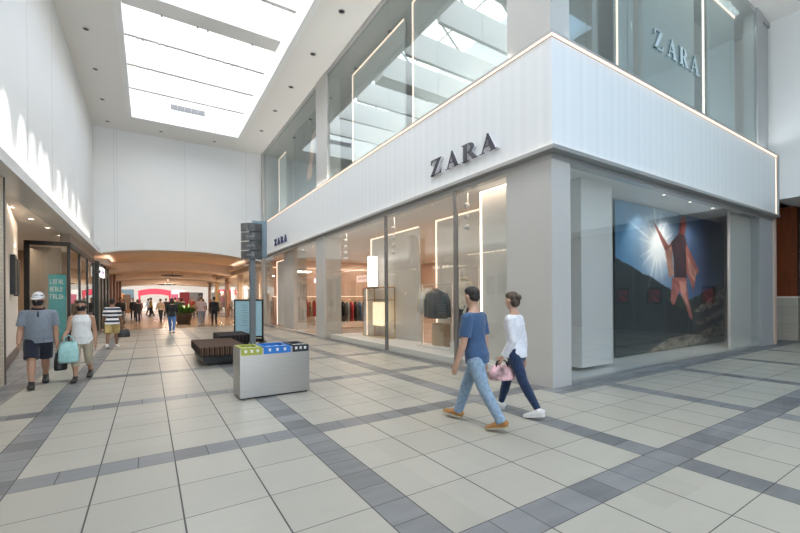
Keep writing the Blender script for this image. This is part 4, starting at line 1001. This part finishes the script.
    # legs
    for nm in 'RL':
        hp, kn, an, heel, toe, fd, up = J[nm]; k = (w * .6 + .4)
        body.tube([hp + Vector((0, 0, .02 * H)), hp.lerp(kn, .15), hp.lerp(kn, .55), hp.lerp(kn, .92), kn.lerp(an, .08), kn.lerp(an, .3), kn.lerp(an, .65), kn.lerp(an, .92), an - up * .01 * H],
                  [r * H * k for r in (.046, .052, .045, .034, .032, .034, .025, .0195, .019)], 14)
        body.tube([heel + up * .022 * H - fd * .0 * H, an - up * .018 * H, heel + fd * .09 * H + up * .020 * H, heel + fd * .135 * H + up * .013 * H, toe + up * .010 * H], [(.018 * H, .02 * H), (.022 * H, .024 * H), (.026 * H, .017 * H), (.026 * H, .011 * H), (.014 * H, .007 * H)], 12, side=(1, 0, 0))
    bm_ = remesh(body, 'body', [skin, EYE, LIP], min(voxel, .0075) if detail else voxel, 2 if detail else 1)
    if detail:
        e1, e2, lp = Q(.018, .056, .938), Q(-.018, .056, .938), Q(0, .059, .893)
        for pl_ in bm_.polygons:
            c_ = pl_.center
            if (c_ - e1).length < .0065 * H or (c_ - e2).length < .0065 * H: pl_.material_index = 1
            elif abs((HM.inverted() @ c_).x) < .014 * H and (c_ - lp).length < .015 * H and abs((HM.inverted() @ c_).z - (.892 - .875) * H) < .005 * H: pl_.material_index = 2
    link('body', bm_, root)
    # shirt
    if shirt:
        g = .0085 * H if sleeve != 'none' else .007 * H
        sh_ = MB(); rows = [r for r in tor if r[0] >= shirt_z + .015 and r[0] < .83]
        def interp(z):
            for (a, b) in zip(tor[:-1], tor[1:]):
                if a[0] <= z <= b[0]:
                    t = (z - a[0]) / (b[0] - a[0]); return tuple(p + (q - p) * t for p, q in zip(a, b))
        r0 = interp(shirt_z); fl = 1.06
        rr = [(r0[0] - .012, r0[1] * (1.16 if female else 1.11), r0[2] * 1.16, r0[3]), (r0[0], r0[1] * (1.14 if female else 1.10), r0[2] * 1.13, r0[3])] + rows
        sh_.tube([T(0, y, z) for z, a, b, y in rr], [(a * H + g, b * H + g) for z, a, b, y in rr], 22, side=(1, 0, 0))
        if sleeve != 'none':
            for s, nm in ((1, 'R'), (-1, 'L')):
                sh, el, wr, d2 = A[nm]
                pts = [T(s * .05, -.004, .783), T(s * .083 * fw, -.004, .782), sh, sh.lerp(el, .15), sh.lerp(el, .4), sh.lerp(el, .74)] if sleeve == 'short' else [T(s * .05, -.004, .783), T(s * .083 * fw, -.004, .782), sh, sh.lerp(el, .15), sh.lerp(el, .4), el, el.lerp(wr, .35), el.lerp(wr, .93)]
                rad = [.036, .038, .040, .040, .039, .039] if sleeve == 'short' else [.036, .038, .039, .039, .036, .031, .030, .024]
                sh_.ell(tuple(sh), tuple([.040 * H * (w * .5 + .5) + .002 * H] * 3))
                sh_.tube(pts, [r * H * (w * .5 + .5) + .002 * H for r in rad], 14)
        so = link('shirt', remesh(sh_, 'shirt', shirt, voxel * 1.15, 2, .0022, len(label)), root)
        if collar:
            cpts = [T(.047 * w * cos(t), .042 * sin(t) + .002 - .004, .838 + .006 * sin(-t)) for t in [2 * pi * i / 20 for i in range(21)]]
            MB().tube(cpts, [(.016, .008)] * 21, 8, side=(0, 0, 1)).tube([T(0, .058 + .012 + belly * .2, .81), T(0, .066 + .010 + belly * .4, .755)], [(.012, .006)] * 2, 6, side=(1, 0, 0)).build('collar', collar, so)
    # trousers
    if pants:
        pm = MB(); rr = [(.435, .045, .052, -.002), (.465, .070, .066, -.003)] + [r for r in tor if .48 <= r[0] <= .52] + [(.545, .085 * w, .058, -.002)]
        pm.tube([T(0, y, z) for z, a, b, y in rr], [(a * H + .006 * H, b * H + .006 * H) for z, a, b, y in rr], 20, side=(1, 0, 0))
        for nm in 'RL':
            hp, kn, an, heel, toe, fd, up = J[nm]; k = (w * .6 + .4)
            if pant == 'long':
                pts = [hp + Vector((0, 0, .03 * H)), hp.lerp(kn, .2), hp.lerp(kn, .6), hp.lerp(kn, .95), kn.lerp(an, .12), kn.lerp(an, .45), kn.lerp(an, .8), kn.lerp(an, 1.02)]; rad = [.050, .058, .051, .042, .041, .038, .034, .035]
            elif pant == 'slim':
                pts = [hp + Vector((0, 0, .03 * H)), hp.lerp(kn, .2), hp.lerp(kn, .6), hp.lerp(kn, .95), kn.lerp(an, .12), kn.lerp(an, .4), kn.lerp(an, .8), kn.lerp(an, .98)]; rad = [.050, .057, .049, .041, .041, .039, .029, .026]
            elif pant == 'capri':
                pts = [hp + Vector((0, 0, .03 * H)), hp.lerp(kn, .2), hp.lerp(kn, .6), hp.lerp(kn, .95), kn.lerp(an, .12), kn.lerp(an, .42)]; rad = [.050, .058, .051, .043, .042, .040]
            else:
                pts = [hp + Vector((0, 0, .03 * H)), hp.lerp(kn, .2), hp.lerp(kn, .6), hp.lerp(kn, .93)]; rad = [.052, .062, .060, .058]
            pm.tube(pts, [r * H * k for r in rad], 16)
        link('trousers', remesh(pm, 'trousers', pants, voxel * 1.15, 2, .0022, 3 + len(label)), root)
    # shoes
    if shoe:
        for nm in 'RL':
            hp, kn, an, heel, toe, fd, up = J[nm]; b = MB()
            c = lambda f, u, wd, ht: (heel + fd * f * H + up * u * H, (wd * H, ht * H))
            st = [c(-.012, .024, .012, .020), c(-.004, .028, .022, .026), c(.030, .034, .026, .033), c(.065, .027, .028, .026), c(.105, .019, .031, .018), c(.138, .014, .028, .013), c(.155, .012, .015, .010)]
            b.tube([p for p, r in st], [r for p, r in st], 16, side=(1, 0, 0)); b.tube([an - up * .012 * H, an + (kn - an).normalized() * .02 * H], [.027 * H, .026 * H], 14)
            s1 = link('shoe', remesh(b, 'shoe', shoe, voxel, 1), root)
            ol = [(-.010, .010), (.0, .022), (.04, .026), (.08, .028), (.11, .032), (.14, .028), (.158, .012)]
            P = [heel + fd * f * H + Vector((x * H, 0, 0)) for f, x in ol] + [heel + fd * f * H - Vector((x * H, 0, 0)) for f, x in ol[::-1]]
            n = len(P); q = MB(); q.add([p + up * .014 * H for p in P] + [p + up * .001 * H for p in P], [tuple(range(n)), tuple(range(n, 2 * n))[::-1]] + [(i, (i + 1) % n, n + (i + 1) % n, n + i) for i in range(n)])
            q.build('sole', sole or M_dark, s1)
    # hair / hat / mask
    def headshell(name, c, r, m, cut=None, parent=root):
        b = MB(); b.ell((0, 0, 0), (r[0] * H, r[1] * H, r[2] * H), n=22, k=16)
        vs = [HM @ (Vector(v) + Vector((c[0] * H, c[1] * H, (c[2] - .875) * H))) for v in b.v]; b.v = [tuple(v) for v in vs]
        return b
    if hair:
        hb = headshell('hair', (0, -.011, .955), (.0490, .0545, .0500), hairm)
        if hair == 'long':
            q = headshell('hair', (0, -.030, .905), (.052, .040, .075), hairm); hb.add(q.v, q.f, 0, True)
        if hair == 'bun':
            q = headshell('hair', (0, -.068, .955), (.024, .024, .024), hairm); hb.add(q.v, q.f, 0, True)
            q = headshell('hair', (0, -.028, .920), (.046, .040, .045), hairm); hb.add(q.v, q.f, 0, True)
        if hair == 'short':
            q = headshell('hair', (0, -.030, .928), (.042, .034, .038), hairm); hb.add(q.v, q.f, 0, True)
        if hair == 'curly':
            for i in range(26):
                a = 2 * pi * h2(i, 3); e = h2(i, 7) * 1.9 - .6; x, y, z = cos(a) * cos(e), sin(a) * cos(e), sin(e)
                if y > .55 and z < .2: continue
                q = headshell('hair', (x * .040, y * .046 - .012, .945 + z * .040), (.020, .020, .020), hairm); hb.add(q.v, q.f, 0, True)
        q = headshell('hair', (0, .002, .973), (.0470, .0545, .032), hairm); hb.add(q.v, q.f, 0, True)
        link('hair', remesh(hb, 'hair', hairm, max(.006, voxel * .8), 1, .0015 if detail else 0), root)
    if cap:
        b = MB(); b.tube([Q(0, -.004, z) for z in (.945, .965, .985, 1.002, 1.012, 1.015)], [(a * H, c_ * H) for a, c_ in ((.0505, .064), (.0505, .063), (.046, .057), (.034, .043), (.016, .02), (.003, .004))], 22, side=HM.to_3x3() @ Vector((1, 0, 0)))
        co = b.build('cap', cap, root)
        b = MB(); n = 12; arc = [(.050 * cos(t), .030 + .075 * sin(t)) for t in [pi * i / n for i in range(n + 1)]]
        P = [Q(x, y, .950 - .25 * max(0, y - .05)) for x, y in arc]; k = len(P)
        b.add([p for p in P] + [p + (HM.to_3x3() @ Vector((0, 0, -.006))) for p in P], [tuple(range(k)), tuple(range(k, 2 * k))[::-1]] + [(i, (i + 1) % k, k + (i + 1) % k, k + i) for i in range(k)])
        b.build('brim', cap, co)
    if mask:
        b = MB(); n = 10; rows = []
        for z, rx, ry, yo in ((.868, .030, .036, .020), (.882, .039, .048, .014), (.900, .0435, .060, .008), (.915, .0455, .064, .006), (.926, .0455, .062, .004)):
            rows.append([Q(rx * cos(t), yo + ry * sin(t), z) for t in [R(8) + (pi - R(16)) * i / n for i in range(n + 1)]])
        vs = [p for r_ in rows for p in r_]; k = n + 1; inner = [p + (HM.to_3x3() @ Vector((0, -.004, 0))) for p in vs]; off = len(vs)
        fs = []
        for i in range(len(rows) - 1):
            for j_ in range(n): a = i * k + j_; fs.append((a, a + 1, a + k + 1, a + k)); fs.append((off + a + k, off + a + k + 1, off + a + 1, off + a))
        b.add(vs + inner, fs, 0, True); mo = b.build('face_mask', mask, root)
        lo = MB()
        for s in (-1, 1): lo.tube([Q(s * .0445, .018, .922), Q(s * .050, -.006, .928), Q(s * .0445, .014, .892)], .0018 * H, 6)
        lo.build('ear_loop', mask, mo)
    return root, J, A

def bag_mb(w, d, h, handle, flat=.75):
    b = MB(); b.tube([(0, 0, 0), (0, 0, h * .12), (0, 0, h * .6), (0, 0, h)], [(w * .5 * .92, d * .5), (w * .52, d * .55), (w * .5, d * .5), (w * .5 * flat, d * .12)], 16, side=(1, 0, 0)); return b
def bag(name, loc, rz, w, d, h, handle, m, label, hm=None):
    o = tag(empty(name, loc, rz), label, 'bag'); bag_mb(w, d, h, handle).build('body', m, o)
    for y in (-.02, .02): MB().tube([(-w * .22, y, h * .93), (-w * .2, y * .6, h + handle * .6), (0, y * .3, h + handle), (w * .2, y * .6, h + handle * .6), (w * .22, y, h * .93)], .009, 8).build('handle', hm or m, o)
    return o
def wpos(root, v): 
    return Matrix.Translation(root.location) @ Matrix.Rotation(root.rotation_euler.z, 4, 'Z') @ v

F_ = lambda n, c, **k: mat(n, c, .9, var=k.pop('var', .10), scale=30, bump=.2, sheen=.2, **k)
T_blue = F_('blue_tee', (.038, .085, .18)); T_jean = F_('light_jeans', (.22, .31, .41), var=.22); T_djean = F_('dark_jeans', (.011, .028, .075), var=.3)
T_white = F_('white_knit', (.66, .66, .70)); T_polo = F_('grey_blue_polo', (.20, .235, .285)); T_navy = F_('navy_cotton', (.012, .015, .03)); T_wtop = F_('white_top', (.74, .75, .75))
T_beige = F_('beige_cotton', (.42, .37, .28)); T_khaki = F_('khaki_cotton', (.46, .36, .14)); T_black = F_('black_cotton', (.014, .014, .018)); T_pink = F_('pink_tee', (.62, .46, .45)); T_grey = F_('grey_cotton', (.26, .28, .32))
T_mid = F_('mid_jeans', (.07, .18, .42)); T_stripe = stripes('striped_tee', [(0, (.72, .73, .74)), (.5, (.02, .03, .075))], 2, 7.5, .9, .1)
B_tan = mat('tan_leather', (.36, .17, .05), .6, var=.15); B_white = mat('white_shoe', (.70, .69, .67), .5); B_black = mat('black_shoe', (.02, .02, .02), .5); B_sole = mat('pale_sole', (.45, .38, .28), .7); M_mask = mat('black_mask', (.015, .015, .02), .8)

HW = R(19.3)
# foreground couple, walking away
man, J1, A1 = person((4.47, 1.93, 0), HW, 'person in a blue t-shirt, light jeans and tan boots walking away in the foreground', H=1.77, w=1.02,
    legR=(25, 6), legL=(-20, 12), armL=(6, 6, 14), armR=(-8, 6, 10), lean=4, hair='short', hairm=HAIR, shirt=T_blue, sleeve='short', shirt_z=.475, pants=T_jean, pant='long', shoe=B_tan, sole=B_sole, voxel=.008, head=(-22, 0))
wom, J2, A2 = person((5.24, 1.98, 0), HW, 'person in a white long-sleeved top and dark jeans walking away near the corner pillar', H=1.70, w=.93, female=True,
    legR=(22, 6), legL=(-20, 10), armL=(-10, 4, 44), armR=(-10, 7, 10), lean=3, hair='bun', hairm=HAIR_B, shirt=T_white, sleeve='long', shirt_z=.49, pants=T_djean, pant='slim', shoe=B_white, sole=B_white, voxel=.008, head=(-18, 0))
hl = wpos(wom, A2['L'][2] + A2['L'][3] * .08)
fb = tag(empty('handbag', (hl.x + .02, hl.y - .02, hl.z - .25), R(-35)), 'pink and white patterned handbag held by the person in the white top', 'bag')
bag_mb(.34, .10, .20, .09).build('body', mat('floral', (.62, .36, .38), .6, var=.75, scale=9), fb)
for y in (-.025, .025): MB().tube([(-.08, y, .18), (-.06, y * .7, .25), (0, y * .3, .285), (.06, y * .7, .25), (.08, y, .18)], .008, 8).build('handle', T_black, fb)
# left group walking to the camera
cap, J3, A3 = person((-.74, 8.15, 0), R(180 + 8), 'person in a white cap, polo shirt and navy shorts walking towards us', H=1.77, w=1.14, belly=.022,
    legR=(24, 8), legL=(-18, 16), armR=(8, 9, 30), armL=(-6, 9, 12), lean=2, hair='short', hairm=HAIR_B, cap=mat('white_cap', (.72, .72, .74), .7), shirt=T_polo, sleeve='short', shirt_z=.49, pants=T_navy, pant='short', shoe=B_black, mask=M_mask, collar=T_navy, voxel=.009, head=(-12, 0), skin=SKIN_T)
hl = wpos(cap, A3['L'][2] + A3['L'][3] * .09)
bag('carrier_bag', (hl.x + .05, hl.y, hl.z - .44), R(20), .20, .10, .34, .08, mat('black_plastic', (.012, .012, .014), .35, var=.3, bump=.6), 'black carrier bag hanging from the hand of the person in the white cap')
wt, J4, A4 = person((-.12, 8.3, 0), R(180 - 4), 'person in a white sleeveless top and beige cropped trousers, wearing a face mask', H=1.60, w=1.08, female=True, belly=.012,
    legR=(10, 4), legL=(-14, 20), armR=(16, 10, 50), armL=(-8, 9, 14), lean=1, hair='curly', hairm=HAIR, shirt=T_wtop, sleeve='none', shirt_z=.47, pants=T_beige, pant='capri', shoe=B_black, mask=M_mask, voxel=.008, skin=SKIN_T)
hl = wpos(wt, A4['R'][1] + (A4['R'][2] - A4['R'][1]) * .75)
bag('tote_bag', (hl.x + .07, hl.y - .08, hl.z - .50), R(5), .30, .10, .40, .12, mat('aqua_cloth', (.34, .58, .58), .8, var=.12, bump=.3), 'pale aqua tote bag hanging from the arm of the person in the white sleeveless top')
stp, J5, A5 = person((-.02, 14.5, 0), R(-6), 'person in a navy and white striped top and khaki shorts walking away with a bag', H=1.66, w=1.12, female=True,
    legR=(18, 8), legL=(-16, 16), armR=(4, 10, 16), armL=(4, 10, 20), lean=3, hair='short', hairm=HAIR, shirt=T_stripe, sleeve='short', shirt_z=.49, pants=T_khaki, pant='short', shoe=B_white, sole=B_white, voxel=.009, skin=SKIN_D)
hl = wpos(stp, A5['R'][2] + A5['R'][3] * .08)
bag('shoulder_bag', (hl.x + .06, hl.y, hl.z - .36), R(10), .34, .14, .26, .08, mat('dark_leather', (.03, .03, .034), .5), 'dark handbag carried by the person in the striped top')
# hall walkers
person((1.92, 19.65, 0), R(-8), 'person in a black top and blue jeans walking away down the corridor', H=1.68, w=.95, female=True, legR=(-20, 14), legL=(20, 6), armR=(20, 10, 70), armL=(10, 8, 50), hair='long', shirt=T_black, sleeve='long', pants=T_mid, pant='slim', shoe=B_white, voxel=.010)
person((3.72, 25.4, 0), R(-5), 'person in a pale pink t-shirt and grey trousers walking away beyond the planter', H=1.80, legR=(14, 4), legL=(-12, 8), hair='short', hairm=HAIR_B, shirt=T_pink, sleeve='short', pants=T_grey, pant='long', shoe=B_white, voxel=.012)
person((4.42, 25.1, 0), R(0), 'person all in black walking away beside the one in the pale pink t-shirt', H=1.76, legR=(-12, 10), legL=(14, 4), hair='short', shirt=T_black, sleeve='long', pants=T_black, pant='slim', shoe=B_black, voxel=.012, skin=SKIN_D)
# crowd
crowd = [((.35, 31.5), 5, 'dark coat and black trousers walking towards us past the dark shop fronts', T_black, T_navy), ((-.75, 33.2), 190, 'black top and black trousers standing by the dark shop fronts', T_black, T_black),
         ((-.55, 30.6), 170, 'black jacket at the left shop fronts, nearest of those by the wall', T_black, T_grey), ((1.75, 32.5), 20, 'tan jacket and dark trousers in the middle of the hall', F_('tan_jacket', (.36, .27, .19)), T_black),
         ((-.1, 38.0), 180, 'navy top far down the left of the hall', T_navy, T_black), ((.3, 44), 180, 'pink top at the far left end of the hall', F_('rose_top', (.5, .25, .25)), T_grey),
         ((2.3, 39), 0, 'black coat in front of the kiosk', T_black, T_black), ((2.9, 36.5), 30, 'dark green top behind the planter', F_('dark_green_top', (.03, .06, .04)), T_black),
         ((3.6, 41), -20, 'dark brown jacket right of the kiosk', F_('brown_jacket', (.09, .05, .035)), T_navy), ((4.2, 37), 160, 'dark red top near the right-hand shops', F_('dark_red_top', (.22, .03, .03)), T_black),
         ((4.7, 33.5), 10, 'black top beside the wooden pier on the right', T_black, F_('purple_trousers', (.08, .06, .25))), ((5.1, 42), 180, 'grey hooded top far down the right of the hall', T_grey, T_black),
         ((1.2, 43), 90, 'mustard top far down the middle of the hall', F_('mustard_top', (.38, .24, .06)), T_black), ((3.2, 33.8), -30, 'dark grey coat just behind the planter', F_('charcoal_coat', (.05, .05, .055)), T_black),
         ((1.0, 47.5), 60, 'pale blue top by the tables in the far court', F_('pale_blue_top', (.35, .45, .55)), T_black), ((2.9, 46.8), 200, 'black jacket by the tables in the far court', T_black, T_navy), ((3.9, 44.5), 170, 'white top in front of the far court tables', T_white, T_black),
         ((4.9, 46.5), 30, 'dark purple jacket by the right-hand far court table', F_('purple_jacket', (.07, .03, .09)), T_black), ((-.9, 41), 0, 'beige coat far down along the left wall of the hall', T_beige, T_black), ((3.3, 38.5), 90, 'dark teal jacket well behind the planter', F_('teal_jacket', (.02, .07, .08)), T_black)]
for k, ((x, y), hd, lb_, s_, p__) in enumerate(crowd):
    st = (10 + 6 * (k % 3))
    person((x, y, 0), R(hd), 'person in a ' + lb_, H=1.62 + .04 * (k * 7 % 5), w=.95 + .05 * (k % 4), female=k % 2 == 0, legR=(st, 5), legL=(-st, 12), hair='long' if k % 4 == 0 else 'short',
           hairm=HAIR if k % 3 else HAIR_B, shirt=s_, sleeve='long', pants=p__, pant='long', shoe=B_black, voxel=.016, detail=False, skin=(SKIN, SKIN_T, SKIN_D)[k % 3])
# window mannequin
mq_skin = mat('mannequin_white', (.66, .62, .56), .5)
mq, Jm, Am = person((7.62, 5.70, .482), R(85), 'mannequin', H=1.84, w=.95, legR=(4, 2), legL=(-4, 2), armR=(5, 9, 20), armL=(5, 9, 20), lean=0, hair=None, skin=mq_skin, shirt=C_cream, sleeve='long', shirt_z=.46, pants=C_denim, pant='long', shoe=B_white, sole=B_white, voxel=.010)
mq.name = 'mannequin'; tag(mq, 'standing mannequin in a cream jacket and dark jeans in the shop window near the corner', 'mannequin')
hd_ = MB().tube([(.085 * cos(t), .075 * sin(t) - .02, 1.56 + .02 * sin(t)) for t in [2 * pi * i / 16 for i in range(17)]], .045, 10); hd_.build('hood', C_cream, mq)
